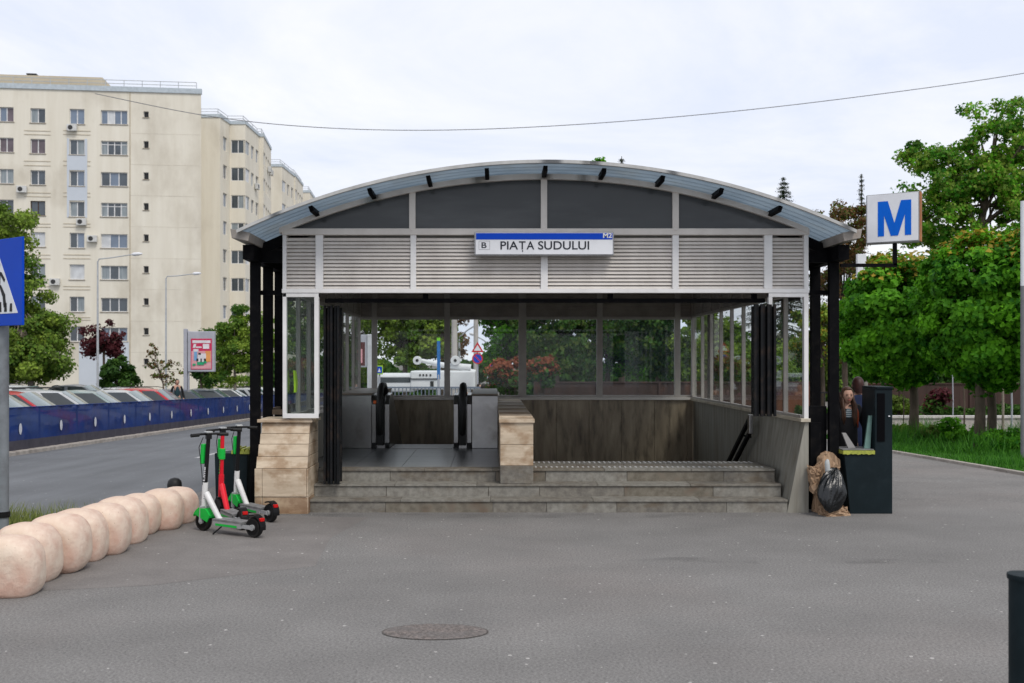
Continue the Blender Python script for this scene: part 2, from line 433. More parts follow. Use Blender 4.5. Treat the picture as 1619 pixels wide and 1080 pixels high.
_t.links.new(_tc.outputs['Object'], _no.inputs['Vector']); _t.links.new(_no.outputs['Fac'], _mr.inputs[0]); _t.links.new(_mr.outputs[0], _ms.inputs[0])
_t.links.new(_tr.outputs[0], _ms.inputs[1]); _t.links.new(_n['Principled BSDF'].outputs[0], _ms.inputs[2]); _t.links.new(_ms.outputs[0], _n['Material Output'].inputs[0])
mb = MB(); mb.poly([(1.3, 10.0, .003), (2.67, 9.85, .003), (2.67, 10.12, .003), (1.9, 10.2, .003)]); mb.poly([(3.55, 9.86, .003), (4.6, 9.9, .003), (4.5, 10.1, .003), (3.55, 10.1, .003)])  # two dark smears on the asphalt
mb.poly([(-2.9, 12.9, .003), (-.5, 12.7, .003), (3.9, 12.8, .003), (4.0, 13.15, .003), (-2.9, 13.1, .003)])  # faint dark strip along the foot of the steps
struct('pavement_marks', mb, DMARK, weld=False)
sheet('lawn', 10.02, 40, 8, 31.5, .045, LAWNM)
sheet('grass_verge', -9.5, -4.66, 4, 12.35, .04, LAWNM)

# grass blades: nobody could count them
GR1 = M('grass_blades', (.085, .27, .022), (.022, .11, .010), rough=.6, scale=.9, attr=True, spec=.2, transl=.3)
GR2 = M('dry_grass', (.30, .32, .09), (.09, .14, .03), rough=.7, scale=1.5, attr=True, spec=.2, transl=.3)
def set_tint(me, vals):
    a = me.attributes.new('tint', 'FLOAT', 'POINT'); a.data.foreach_set('value', vals)
def blades(name, n, region, h0, h1, w, mat, seed, dens=None, lean=.35, parent=None):
    rg = np.random.default_rng(seed)
    x = rg.uniform(region[0], region[1], n); y = rg.uniform(region[2], region[3], n)
    if dens is not None:
        keep = rg.random(n) < dens(x, y); x = x[keep]; y = y[keep]
    n = len(x)
    z = np.where(y < 14, 0, -SL*(y-14)) + .045
    ht = rg.uniform(h0, h1, n) * (1 + (.9*np.sin(x*1.9+1)*np.sin(y*1.3)).clip(-.4, .8))
    an = rg.uniform(0, 2*PI, n); ww = w*rg.uniform(.6, 1.3, n)
    lx = rg.normal(0, lean, n)*ht; ly = rg.normal(0, lean, n)*ht
    V = np.empty((n, 3, 3)); 
    V[:, 0] = np.stack([x-np.cos(an)*ww, y-np.sin(an)*ww, z], 1)
    V[:, 1] = np.stack([x+np.cos(an)*ww, y+np.sin(an)*ww, z], 1)
    V[:, 2] = np.stack([x+lx, y+ly, z+ht], 1)
    me = fast_mesh(name, V.reshape(-1, 3), np.arange(3*n).reshape(-1, 3))
    set_tint(me, np.repeat(rg.random(n), 3)); me.materials.append(mat)
    o = bpy.data.objects.new(name, me); COL.objects.link(o)
    return o
def fast_mesh(name, V, Fc):
    me = bpy.data.meshes.new(name)
    k = Fc.shape[1]
    me.vertices.add(len(V)); me.vertices.foreach_set('co', V.astype(np.float32).ravel())
    me.loops.add(Fc.size); me.loops.foreach_set('vertex_index', Fc.astype(np.int32).ravel())
    me.polygons.add(len(Fc)); me.polygons.foreach_set('loop_start', np.arange(0, Fc.size, k, dtype=np.int32))
    me.update(calc_edges=True); return me
tag(blades('lawn_grass', 90000, (10.03, 26, 14, 31.5), .05, .11, .012, GR1, 3), kind='stuff')
tag(blades('tall_grass', 26000, (10.9, 26, 22, 31.5), .22, .5, .014, GR1, 5,
           dens=lambda x, y: np.clip((np.sin(x*1.1+.6)*np.sin(y*.9)+.5), 0.05, 1)*(y > 23.2 + .0*(x))*1., lean=.45), kind='stuff')
tag(blades('verge_grass', 34000, (-9.4, -4.72, 4.1, 12.3), .10, .30, .006, GR2, 9, dens=lambda x, y: np.where(x < -4.9, 1, .3), lean=.4), kind='stuff')

# ------------------------------------------------------------------ the station entrance
ST0 = (.69, 13.2, 0.)
st = thing('metro_entrance', 'arched roof metro station entrance with cream louvres, granite steps and glazed sides', 'metro entrance', ST0)
def SB(mb, name, mat, **k): return mb.build(name, mat, st, off=ST0, **k)
FY = 13.2; KF = F/FY
fx = lambda px: (px-VX)/KF
fz = lambda py: CH-(py-VY)/KF
XC = .69
def arc(x, zp, Rr): return zp-(Rr-math.sqrt(Rr*Rr-(x-XC)**2))
rng = random.Random(4)

# steps
def blocks(x0, x1, y0, y1, z0, z1, lens, gap=.004):
    mbs = [MB(), MB(), MB()]; x = x0; i = 0
    while x < x1-.02:
        L = lens[i % len(lens)]*rng.uniform(.85, 1.15); e = min(x+L, x1)
        if x1-e < .25: e = x1
        mbs[rng.choice((0, 0, 1, 2))].box(x+gap/2, e-gap/2, y0, y1, z0, z1); x = e; i += 1
    return mbs
G1 = GRANITE
G2 = M('step_granite_pale', (.26, .25, .22), (.17, .16, .14), rough=.75, scale=14, bump=.15, stain=(.13, .10, .07), sscale=3, sfac=.5)
G3 = M('step_granite_warm', (.20, .18, .145), (.125, .11, .085), rough=.75, scale=12, bump=.15, stain=(.11, .06, .035), sscale=3, sfac=.7)
for name, y0, zt, zb in (('step', 13.2, .175, -.1), ('step', 13.5, .345, .1), ('step', 13.8, .52, .28)):
    parts = blocks(-2.44, 3.96, y0+.02, y0+.06, zb, zt-.032, (1.1, 1.35, .8)) 
    cap = blocks(-2.44, 3.96, y0, y0+.33 if zt < .5 else y0+.3, zt-.03, zt, (1.3, 1.1, 1.5))
    mb = MB()
    for k in range(3):
        for q in (parts[k], cap[k]):
            n = len(mb.v); mb.v += q.v; mb.f += [tuple(i+n for i in f) for f in q.f]; mb.m += [k]*len(q.f)
    mb.cur = 0; mb.box(-2.43, 3.95, y0+.062, y0+.33, zb, zt-.035)
    SB(mb, name, [G1, G2, G3], bevel=.004)
# landings
mb = MB()
for i in range(4):
    for j in range(4):
        xa = -2.7+i*.703; ya = 14.1+j*.76
        mb.box(xa+.002, xa+.701, ya+.002, ya+.758, .3, .519)
mb.box(-2.72, .1, 14.11, 17.1, -.2, .51)
SB(mb, 'landing', DARKGR, bevel=.002)
mb = MB()
for i in range(5):
    mb.box(.567+i*.68, .567+i*.68+.678, 14.1, 14.9, .3, .519)
mb.box(.57, 4.0, 14.11, 14.88, -.2, .51)
SB(mb, 'landing', G1, bevel=.003)
STUD = M('tactile_studs', (.5, .5, .49), (.3, .3, .3), rough=.4, scale=20)
mb = MB()
for ry in (14.02, 14.08, 14.62, 14.70, 14.78):
    x = .62
    while x < 3.9:
        mb.lathe([(.017, 0), (.015, .006), (.008, .009)], 8, (x, ry, .520)); x += .075
o = SB(mb, 'tactile_stud_strip', STUD); o['kind'] = 'stuff'
# stairs going down
mb = MB(); y = 14.9; z = .52
for i in range(14):
    z -= .165; mb.box(.57, 4.1, y+.002, y+.33 if i < 13 else 20.5, z-.4, z); y += .3
SB(mb, 'stair_flight', G1, bevel=.004)
# pit back wall, side walls
mb = MB()
x = -2.74
while x < 4.15:
    e = min(x+.68, 4.18); mb.box(x+.003, e-.003, 20.56, 20.62, -4, 1.225); x += .68
mb.box(-2.74, 4.2, 20.6, 20.66, -4, 1.2)
SB(mb, 'back_wall', BROWNM, bevel=.003)
mb = MB(); mb.box(-2.8, 4.26, 20.5, 20.74, 1.225, 1.275); SB(mb, 'window_sill', ALU, bevel=.004)
# right wall: slabs with a batter that dies out towards the back
def wx(y, z):
    t = max(0, min(1, (17.0-y)/3.8)); t = t*t*(3-2*t)
    return 4.19-(.24*t)*(1-max(z, 0)/1.22)
mbs = MB(); y = 13.2; k = 0
while y < 20.55:
    e = min(y+(.26 if k % 3 else .30), 20.56)
    for za, zb in (((-.4 if y < 14 else -4), 0.), (0, 1.215)):
        a, b = y+.0015, e-.0015
        mbs.hexa([(wx(a, za), a, za), (4.235, a, za), (4.235, b, za), (wx(b, za), b, za), (wx(a, zb), a, zb), (4.235, a, zb), (4.235, b, zb), (wx(b, zb), b, zb)])
    y = e; k += 1
SB(mbs, 'side_wall', SLABG)
mb = MB(); mb.hexa([(4.12, 13.16, 1.215), (4.25, 13.16, 1.215), (4.25, 20.5, 1.215), (4.12, 20.5, 1.215), (4.12, 13.16, 1.262), (4.25, 13.16, 1.262), (4.25, 20.5, 1.262), (4.12, 20.5, 1.262)])
SB(mb, 'window_sill', M('cream_sill', (.52, .47, .38), (.4, .35, .27), rough=.6, scale=5, stain=(.25, .2, .14), sscale=4), bevel=.004)
mb = MB(); y = 13.95
while y < 20.5:
    e = min(y+.6, 20.56); mb.box(-2.85, -2.72, y+.002, e-.002, -4, 1.215); y = e
SB(mb, 'side_wall', SLABG)
mb = MB(); mb.box(-2.87, -2.68, 13.9, 20.5, 1.215, 1.262); SB(mb, 'window_sill', ALU, bevel=.004)

# left travertine pedestal
ped = MB()
X0, X1 = -3.15, -2.44
ped.cur = 1
ped.box(X0, X0+.10, 13.09, 13.9, 0, .225); ped.box(X0+.104, X1, 13.085, 13.9, 0, .225)
ped.cur = 0
ped.box(X0, X0+.10, 13.08, 13.9, .229, .6); ped.box(X0+.104, X1-.02, 13.075, 13.9, .229, .6); ped.box(X1-.016, X1, 13.08, 13.9, .229, .6)
ys = [13.08, 13.13, 13.18, 13.225, 13.27]; zs = [.604, .76, .92, 1.06, 1.2]
for a, b, c, d in zip(ys, ys[1:], zs, zs[1:]):
    i0 = (a-13.08)*.25
    d -= .004
    xl = X0+.02+i0
    ped.hexa([(xl, a, c), (X1-.01, a, c), (X1-.01, 13.9, c), (xl, 13.9, c), (xl, b, d), (X1-.01, b, d), (X1-.01, 13.9, d), (xl, 13.9, d)])
ped.box(X0, X1+.03, 13.22, 13.9, 1.204, 1.248)
o = SB(ped, 'pedestal', [TRAV, TRAV2], bevel=.006)
mb = MB(); mb.box(X0+.01, X1-.012, 13.12, 13.89, .01, .6); SB(mb, 'pedestal_core', JOINT)
# divider between escalator and stairs
mb = MB(); mb.box(.113, .565, 13.52, 14.0, .347, .592); SB(mb, 'divider_base', G1, bevel=.006)
mb = MB()
mb.box(.113, .565, 13.53, 13.98, .596, .88); mb.box(.113, .565, 13.53, 13.98, .884, 1.18); mb.box(.095, .583, 13.50, 14.0, 1.184, 1.232)
y = 14.0; i = 0
while y < 20.5:
    e = min(y+.62, 20.54); mb.cur = i % 2
    mb.box(.113, .565, y+.003, e-.003, -4, 1.20); mb.box(.10, .578, y+.003, e-.003, 1.203, 1.245); y = e; i += 1
SB(mb, 'divider_wall', [TRAV, TRAV2], bevel=.005)

# aluminium frames, louvres, panes of the front
def frame(name, rects, y0=13.2, y1=13.27, mat=ALU, bv=.004):
    mb = MB()
    for j, (a, b, c, d) in enumerate(rects): mb.box(a, b, y0-.001*(j % 3), y1, c, d)
    return SB(mb, name, mat, bevel=bv)
ZT0, ZT1 = 3.715, 3.80; ZL0, ZL1 = 2.94, 2.995
VP = [(447, 453), (499, 511), (649, 658), (855, 866), (1063, 1073), (1208, 1221), (1271, 1278)]
VX2 = [(fx(a), fx(b)) for a, b in VP]
frame('band_frame', [(fx(446), fx(1279), ZT0, ZT1)], 13.17, 13.28)
frame('band_frame', [(fx(446), fx(1279), ZL0, ZL1)], 13.18, 13.28, WHITE)
fr = []
for a, b in VX2: frame('mullion', [(a, b, ZL1, ZT0)], 13.185, 13.28, WHITE)
def slats(a, b, z0, z1, yf, n, axis='x', s=1, mat=ALU, name='louvre_panel'):
    mb = MB(); p = (z1-z0)/n
    for i in range(n):
        zl = z0+i*p+.004; zh = zl+p*(.83 if name == 'louvre_panel' and mat is ALU else 1.25)
        if axis == 'x':
            mb.hexa([(a, yf, zl), (b, yf, zl), (b, yf+.012*s, zl-.003), (a, yf+.012*s, zl-.003),
                     (a, yf+.030*s, zh), (b, yf+.030*s, zh), (b, yf+.038*s, zh-.006), (a, yf+.038*s, zh-.006)])
        else:
            mb.hexa([(yf, a, zl), (yf, b, zl), (yf-.012*s, b, zl-.003), (yf-.012*s, a, zl-.003),
                     (yf-.034*s, a, zh), (yf-.034*s, b, zh), (yf-.040*s, b, zh-.006), (yf-.040*s, a, zh-.006)])
    return SB(mb, name, mat)
for (a, b), (c, d) in zip(VX2, VX2[1:]): slats(b, c, ZL1, ZT0-.03, 13.205, 14)
LOUD = M('inner_louvre_shade', (.30, .265, .235), (.22, .195, .175), rough=.6, scale=3)  # louvre colour darkened to stand for the dim interior
# bays
for (a, b, c, d) in ((447, 453, 497, 504), (1215, 1221, 1271, 1278)):
    A, B_, C_, D_ = fx(a), fx(b), fx(c), fx(d)
    if a < 900:
        f = frame('window_frame', [(A, B_, 1.27, 2.94), (C_, D_, 1.27, 2.94), (A, D_, 1.265, 1.325), (A+.0, D_-.0, 2.885, 2.938)], 13.19, 13.27, WHITE)
        mb = MB(); mb.box(B_, C_, 13.225, 13.233, 1.325, 2.885)
        g = SB(mb, 'window_pane', GLASSB)
    else:
        f = frame('window_frame', [(A, B_, 2.76, 2.94), (C_, D_, 1.255, 2.94), (A+.0, D_-.0, 2.885, 2.938)], 13.19, 13.27, WHITE)
# gable
NA = 40
xs = [XC-3.53+i*7.06/NA for i in range(NA+1)]
mb = MB()
for a, b in zip(xs, xs[1:]):
    za, zb = arc(a, 4.53, 9.0), arc(b, 4.53, 9.0)
    mb.hexa([(a, 13.16, za-.075), (b, 13.16, zb-.075), (b, 13.28, zb-.075), (a, 13.28, za-.075), (a, 13.16, za), (b, 13.16, zb), (b, 13.28, zb), (a, 13.28, za)])
SB(mb, 'gable_frame', ALU, smooth=True)
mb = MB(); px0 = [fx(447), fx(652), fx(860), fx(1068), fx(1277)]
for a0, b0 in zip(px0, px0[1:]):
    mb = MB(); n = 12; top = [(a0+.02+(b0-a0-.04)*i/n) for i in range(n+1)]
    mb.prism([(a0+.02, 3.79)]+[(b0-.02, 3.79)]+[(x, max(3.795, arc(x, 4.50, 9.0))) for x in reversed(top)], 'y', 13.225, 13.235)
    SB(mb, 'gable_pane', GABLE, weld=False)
    
for a, b in ((647, 657), (855, 865), (1063, 1073)):
    mb = MB(); xa, xb = fx(a), fx(b); mb.box(xa, xb, 13.18, 13.27, 3.79, arc((xa+xb)/2, 4.53, 9.0)-.06)
    mb.prism([(xa, 3.80), ((xa+xb)/2, 3.76), (xb, 3.80)], 'y', 13.165, 13.19)
    SB(mb, 'mullion', ALU, bevel=.003)
# name sign (a lit box hanging on the front) is added below as its own thing

# sides: mullions, rails, louvres, panes
ysm = [13.27, 14.05, 14.85, 15.62, 16.4, 17.2, 18.0, 18.8, 19.6, 20.5]
for X, s in ((4.18, -1), (-2.76, 1)):
    o1, o2 = X-.03, X+.03
    mb = MB()
    for y in ysm[1:]: mb.box(o1, o2, y-.022, y+.022, 1.262, 3.72)
    mb.box(o1-.002, o2+.002, 13.28, 20.5, 2.935, 2.985); mb.box(o1-.002, o2+.002, 13.28, 20.5, 1.262, 1.30); mb.box(o1-.004, o2+.004, 13.28, 20.6, 3.72, 3.80)
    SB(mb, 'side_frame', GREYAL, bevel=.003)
    for a, b in zip(ysm, ysm[1:]):
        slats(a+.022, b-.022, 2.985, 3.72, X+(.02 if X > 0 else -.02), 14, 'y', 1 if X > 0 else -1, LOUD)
        mb = MB(); mb.box(X-.004, X+.004, a+.02, b-.02, 1.30, 2.935); SB(mb, 'window_pane', GLASS)
# back
KB = F/20.6
bx = [(p-VX)/KB for p in (566, 592, 707, 826, 948, 1071, 1097)]
bw = [.05, .055, .06, .08, .06, .06, .05]
mb = MB()
for x, w in zip(bx, bw): mb.box(x-w, x+w, 20.57, 20.66, 1.275, 3.72)
for (a, b) in zip(bx, bx[1:]): mb.box(a+.03, b-.03, 20.575, 20.655, 2.90, 2.96); mb.box(a+.03, b-.03, 20.575, 20.655, 1.275, 1.32)
mb.box(-2.8, 4.22, 20.56, 20.67, 3.72, 3.8)
SB(mb, 'back_frame', GREYAL, bevel=.003)
for i, (a, b) in enumerate(zip(bx, bx[1:])):
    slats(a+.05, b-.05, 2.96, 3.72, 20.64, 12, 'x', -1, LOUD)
    mb = MB(); mb.box(a+.05, b-.05, 20.61, 20.618, 1.32, 2.90); SB(mb, 'window_pane', GLASSD if i >= 3 else GLASS)
mb = MB(); mb.box(-2.78, 4.2, 13.29, 20.6, 3.805, 3.83); SB(mb, 'ceiling', SOFFIT)
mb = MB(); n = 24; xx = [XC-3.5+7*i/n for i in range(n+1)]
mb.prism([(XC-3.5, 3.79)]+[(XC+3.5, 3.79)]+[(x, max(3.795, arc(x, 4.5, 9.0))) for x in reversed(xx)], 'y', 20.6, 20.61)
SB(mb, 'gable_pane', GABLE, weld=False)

# roof sheet with ribs, overhanging the front
HW = 3.93; ZP, RR = 4.56, 9.15; Y0R, Y1R = 12.55, 21.2
n = 64; xs = [XC-HW+2*HW*i/n for i in range(n+1)]
prof = []   # rib profile along y
y = Y0R
while y < Y1R-.01:
    prof += [(y, 0), (y+.055, .0), (y+.07, .018), (y+.085, .018), (y+.10, 0)]; y += .2
prof.append((Y1R, 0))
mb = MB(); nv = len(prof)
for x in xs:
    z = arc(x, ZP, RR)
    for (y, dz) in prof: mb.v.append((x, y, z+dz))
for x in xs:
    z = arc(x, ZP, RR)
    for (y, dz) in prof: mb.v.append((x, y, z+dz-.008))
N1 = (n+1)*nv
for i in range(n):
    for j in range(nv-1):
        q = i*nv+j; mb.f.append((q, q+nv, q+nv+1, q+1)); mb.f.append((q+N1, q+1+N1, q+nv+1+N1, q+nv+N1)); mb.m += [0, 0]
    q = i*nv; mb.f.append((q, q+N1, q+nv+N1, q+nv)); mb.m.append(0)
    q = i*nv+nv-1; mb.f.append((q, q+nv, q+nv+N1, q+N1)); mb.m.append(0)
for j in range(nv-1):
    mb.f.append((j, j+1, j+1+N1, j+N1)); q = n*nv+j; mb.f.append((q, q+N1, q+1+N1, q+1)); mb.m += [0, 0]
SB(mb, 'roof', ROOF, smooth=True)
TRIM = M('roof_trim', (.50, .50, .49), (.38, .38, .37), rough=.5, scale=5)
mb = MB()
for a, b in zip(xs, xs[1:]):
    za, zb = arc(a, ZP, RR), arc(b, ZP, RR)
    mb.hexa([(a, 12.50, za-.02), (b, 12.50, zb-.02), (b, 12.547, zb-.02), (a, 12.547, za-.02), (a, 12.50, za+.022), (b, 12.50, zb+.022), (b, 12.547, zb+.022), (a, 12.547, za+.022)])
SB(mb, 'roof_edge_trim', TRIM, smooth=True)
for i in range(-4, 5):
    x = XC+.76*i; z = arc(x, ZP, RR); al = -math.asin((x-XC)/RR)
    c, s_ = math.cos(al), math.sin(al)
    pts = []
    for y in (12.72, 21.1):
        for (u, w) in ((-.027, -.085), (.027, -.085), (.027, -.012), (-.027, -.012)):
            pts.append((x+u*c-w*s_*1, y, z+u*s_+w*c))
    mb = MB(); mb.hexa(pts); SB(mb, 'purlin', BLACK)
for y in (13.36, 15.8, 18.2, 20.75):
    mb = MB()
    for a, b in zip(xs, xs[1:]):
        za, zb = arc(a, ZP, RR)-.11, arc(b, ZP, RR)-.11
        mb.hexa([(a, y, za-.15), (b, y, zb-.15), (b, y+.09, zb-.15), (a, y+.09, za-.15), (a, y, za), (b, y, zb), (b, y+.09, zb), (a, y+.09, za)])
    SB(mb, 'roof_rib', BLACK)
GUT = M('gutter_metal', (.36, .33, .30), (.22, .20, .18), rough=.55, scale=4, stain=(.15, .10, .07), sscale=4, sfac=.5)
for sgn in (-1, 1):
    x = XC+sgn*3.90; z = arc(x, ZP, RR)
    mb = MB()
    P = [(x-.10, z+.0), (x-.09, z-.10), (x+.09, z-.14) if sgn < 0 else (x+.09, z-.10), (x+.10, z)]
    P = [(x-sgn*-.11, z+.02), (x+sgn*.10, z-.05), (x+sgn*-.02, z-.15), (x-sgn*.13, z-.13)]
    mb.prism([(x+sgn*.13, z+.03), (x+sgn*.11, z-.09), (x-sgn*.10, z-.13), (x-sgn*.12, z-.02)], 'y', 12.58, 21.2)
    SB(mb, 'gutter', GUT, bevel=.006)
    mb = MB(); xc = -3.19 if sgn < 0 else 4.6
    mb.box(xc-.07, xc+.07, 12.9, 21.0, 3.36, 3.55)
    mb.box(min(xc, XC+sgn*3.5), max(xc, XC+sgn*3.5), 13.32, 13.40, 3.36, 3.52)
    mb.box(min(xc, XC+sgn*3.5)+.01, max(xc, XC+sgn*3.5)-.01, 13.41, 20.9, 3.56, 3.60)
    SB(mb, 'eaves_beam', BLACK)
    for y in ((13.3, 14.05, 14.8, 17.6, 20.75) if sgn < 0 else (13.3, 14.05, 20.75)):
        mb = MB(); mb.box(xc-.066, xc+.066, y-.04, y+.04, gz(y), 3.36)
        mb.box(xc-.13, xc+.13, y-.13, y+.13, gz(y)-.01, gz(y)+.015)
        SB(mb, 'column', BLACK, bevel=.004)
    for y in (13.45, 14.75):
        mb = MB(); mb.box(min(xc, XC+sgn*3.5), max(xc, XC+sgn*3.5), y-.03, y+.03, 2.93, 2.99); SB(mb, 'tie_bar', BLACK)
BRW = M('weathered_timber', (.16, .11, .075), (.10, .07, .05), rough=.8, scale=6)
mb = MB(); mb.box(-3.12, -2.86, 14.0, 14.06, 1.27, 1.34); mb.box(-3.22, -3.16, 14.1, 20.7, 1.28, 1.35); SB(mb, 'tie_rail', BRW, bevel=.004)
# black panel between the right-hand columns
mb = MB(); mb.box(4.29, 4.53, 13.36, 13.40, .02, 1.42); mb.box(4.30, 4.45, 13.33, 13.36, .02, 1.2); SB(mb, 'side_panel', BLACK, bevel=.004)

# door beam and folded gates
mb = MB(); mb.box(fx(511), fx(1214), 13.34, 13.40, 2.82, 2.875)
for x in (1.6, 3.55, -.9): mb.box(x-.035, x+.035, 13.35, 13.39, 2.875, 2.94)
SB(mb, 'gate_track', BLACK)
GATEM = M('gate_steel', (.010, .011, .013), (.007, .008, .009), rough=.55, spec=.15, scale=8, stain=(.06, .035, .02), sscale=8, sfac=.4)
def gate(x0, x1, z0, z1, y, leaves):
    g = None
    for i in range(leaves):
        xa = x0+(x1-x0)*i/leaves; w = (x1-x0)/leaves
        mb = MB(); ya = y+.05*(i % 2)
        mb.box(xa, xa+.03, ya, ya+.05, z0, z1); mb.box(xa+w-.034, xa+w-.004, ya+.16, ya+.20, z0+.02, z1-.02)
        nn = 9
        for j in range(nn+1):
            z = z0+.04+(z1-z0-.08)*j/nn
            mb.bar((xa+.015, ya+.03, z), (xa+w-.02, ya+.18, z), .018, .03)
        for j in (1, 2, 3, 4):
            t = j/5; mb.tube([(xa+.015+(w-.035)*t, ya+.03+.15*t, z0+.05), (xa+.015+(w-.035)*t, ya+.03+.15*t, z1-.05)], .009, 6)
        SB(mb, 'gate_leaf', GATEM)
gate(fx(508), fx(535), .36, 2.78, 13.36, 5)
gate(fx(1187), fx(1223), 1.30, 2.78, 13.02, 7)
# wall handrail at the stairs
mb = MB()
for z in (0, -.22): mb.bar((4.02, 15.4, 1.13+z), (4.02, 18.6, -.75+z), .05, .07)
for y in (15.9, 17.0, 18.1): mb.bar((4.02, y, 1.13-(y-15.4)*.5875), (4.18, y, 1.10-(y-15.4)*.5875), .03, .03)
SB(mb, 'stair_handrail', BLACK, bevel=.006)
mb = MB(); mb.box(3.99, 4.05, 15.3, 15.42, .9, 1.2); SB(mb, 'handrail_end', STEEL, bevel=.01)

# ------------------------------------------------------------------ escalator (one machine with two balustrades)
esc = thing('escalator', 'steel escalator with two black handrails at the far end of the left landing', 'escalator', (-1.22, 17.1, .52))
EO = (-1.22, 17.1, .52)
for X in (-1.93, -.51):
    mb = MB(); prof = [(17.12, .45), (17.06, .62), (17.05, 1.28), (17.16, 1.44), (17.6, 1.47), (20.4, -.10), (20.4, -1.3), (18.4, -.2), (17.7, .2)]
    mb.prism(prof, 'x', X-.155, X-.075); mb.prism(prof, 'x', X+.075, X+.155)
    mb.prism([(17.16, .45), (17.16, 1.30), (17.6, 1.4), (20.4, -.2), (20.4, -1.3)], 'x', X-.073, X+.073)
    mb.build('balustrade', STEEL, esc, off=EO, bevel=.006)
    path = [(X, 17.35, .66), (X, 17.12, .68), (X, 16.98, .80), (X, 16.93, 1.0), (X, 16.93, 1.25), (X, 16.97, 1.42), (X, 17.08, 1.54), (X, 17.25, 1.60), (X, 17.6, 1.60), (X, 18.0, 1.42), (X, 20.4, -.02)]
    mb = MB(); mb.tube(path, .058, 10)
    mb.box(X-.06, X+.06, 16.96, 17.14, .58, 1.35)
    mb.build('handrail', RUBBER, esc, off=EO, smooth=True)
mb = MB(); mb.prism([(17.0, .524), (17.9, .524), (20.4, -.85), (20.4, -1.3), (17.9, .1), (17.0, .3)], 'x', -1.76, -.68)
mb.build('step_band', M('escalator_steps', (.12, .12, .12), (.07, .07, .07), rough=.4, metal=.6, scale=30, stretch=(8, .2, .2)), esc, off=EO)
mb = MB()
mb.box(-2.72, -2.09, 17.08, 17.13, .52, 1.44); mb.build('cover_panel', STEEL, esc, off=EO, bevel=.006); mb = MB(); mb.box(-.35, .10, 17.08, 17.13, .52, 1.43)
mb.build('cover_panel', STEEL, esc, off=EO, bevel=.006)
CRT = M('cover_rail_trim', (.16, .13, .10), rough=.5)
for a_, b_, c_ in ((-2.72, -2.08, 1.445), (-.36, .10, 1.435)):
    mb = MB(); mb.box(a_, b_, 17.07, 20.5, c_, c_+.03); mb.box(a_+.01, b_-.015, 17.14, 20.5, -1, c_-.001); mb.build('cover_top', CRT, esc, off=EO)
mb = MB(); mb.box(-2.05, -1.98, 17.03, 17.052, 1.30, 1.35); mb.build('indicator_light', M('orange_light', (.8, .15, .03), rough=.4), esc, off=EO)  # small orange light, shown by plain colour without any glow

# ------------------------------------------------------------------ signs on the station
nsx0, nsx1, nsz0, nsz1 = fx(750)*1.0, fx(971), fz(404), fz(366)
c = 13.02/13.2
q0, q1 = nsx0*c, nsx1*c; r0, r1 = CH+(nsz0-CH)*c, CH+(nsz1-CH)*c
SO = ((q0+q1)/2, 13.1, r0)
ns = thing('name_sign', 'long white station name box with a blue stripe, hung on the cream louvres', 'sign', SO)
mb = MB(); mb.box(q0, q1, 13.03, 13.165, r0, r1); mb.build('sign_case', ALUG, ns, off=SO, bevel=.012)
mb = MB(); mb.box(q0+.018, q1-.018, 13.022, 13.035, r0+.016, r1-.018); mb.build('sign_face', SIGNW, ns, off=SO, bevel=.002)
w = q1-q0; h = r1-r0
zs0 = r1-.018-.088
mb = MB(); mb.box(q0+.022, q1-.022, 13.018, 13.0225, zs0, r1-.022); mb.build('blue_stripe', SIGNB, ns, off=SO)
U = w/221.0   # metres per photo pixel on the sign
def sx(p): return q0+(p-750)*U
def sz(p): return r1-(p-366)*(h/38.0)
def T(name, txt, x0, x1, y0, y1, mat, y=13.0185, **k):
    o = put_text(name, txt, sx(x0)-SO[0], sx(x1)-SO[0], sz(y1)-SO[2], sz(y0)-SO[2], y-SO[1], mat, ns, **k); return o
T('lettering', 'PIA', 791.2, 819.2, 381.5, 394.5, INK, bold=.012)
T('lettering', 'T', 820.5, 831.0, 381.5, 394.5, INK, bold=.012)
T('lettering', ',', 825.2, 827.2, 395.6, 398.6, INK, bold=.01)
T('lettering', 'A', 832.5, 844.8, 381.5, 394.5, INK, bold=.012)
T('lettering', 'SUDULUI', 850.8, 931.5, 381.2, 394.7, INK, bold=.012)
T('lettering', 'M2', 953.5, 967.5, 368.3, 376.3, TXW, y=13.0165, bold=.03)
T('lettering', 'B', 761.3, 769.3, 383.2, 392.2, INK, bold=.012)
mb = MB()
for a, b, c_, d in ((757, 774.5, 380.8, 381.3), (757, 774.5, 394.3, 394.8), (757, 757.5, 381.3, 394.3), (774, 774.5, 381.3, 394.3)):
    mb.box(sx(a), sx(b), 13.0195, 13.0225, sz(d), sz(c_))
mb.build('letter_outline', ALUG, ns, off=SO)

# M sign on its arm
MO = (5.37, 13.2, 3.6)
MR = R(-30)
ms_ = thing('metro_sign', 'square white light box with a large blue letter M on a black arm', 'sign', MO)
mb = MB(); mb.box(5.035, 5.70, 13.12, 13.28, 3.605, 4.265); mb.build('light_box', ALUG, ms_, off=MO, bevel=.012).rotation_euler.z = MR
mb = MB(); mb.box(5.05, 5.685, 13.112, 13.125, 3.62, 4.25); mb.build('sign_face', SIGNW, ms_, off=MO, bevel=.003).rotation_euler.z = MR
mb = MB(); mb.box(5.70, 5.714, 13.125, 13.275, 3.61, 4.26); mb.build('rusty_side', RUST, ms_, off=MO).rotation_euler.z = MR
mb = MB()
lx0, lx1, lz0, lz1 = fx(1391), fx(1440), fz(374), fz(319); t = .078
mb.cur = 0
yM = 13.108
def flat(pts): mb.prism(pts, 'y', yM, yM+.003)
flat([(lx0, lz0), (lx0+t, lz0), (lx0+t, lz1), (lx0, lz1)]); flat([(lx1-t, lz0), (lx1, lz0), (lx1, lz1), (lx1-t, lz1)])
mc = (lx0+lx1)/2
yM -= .0006
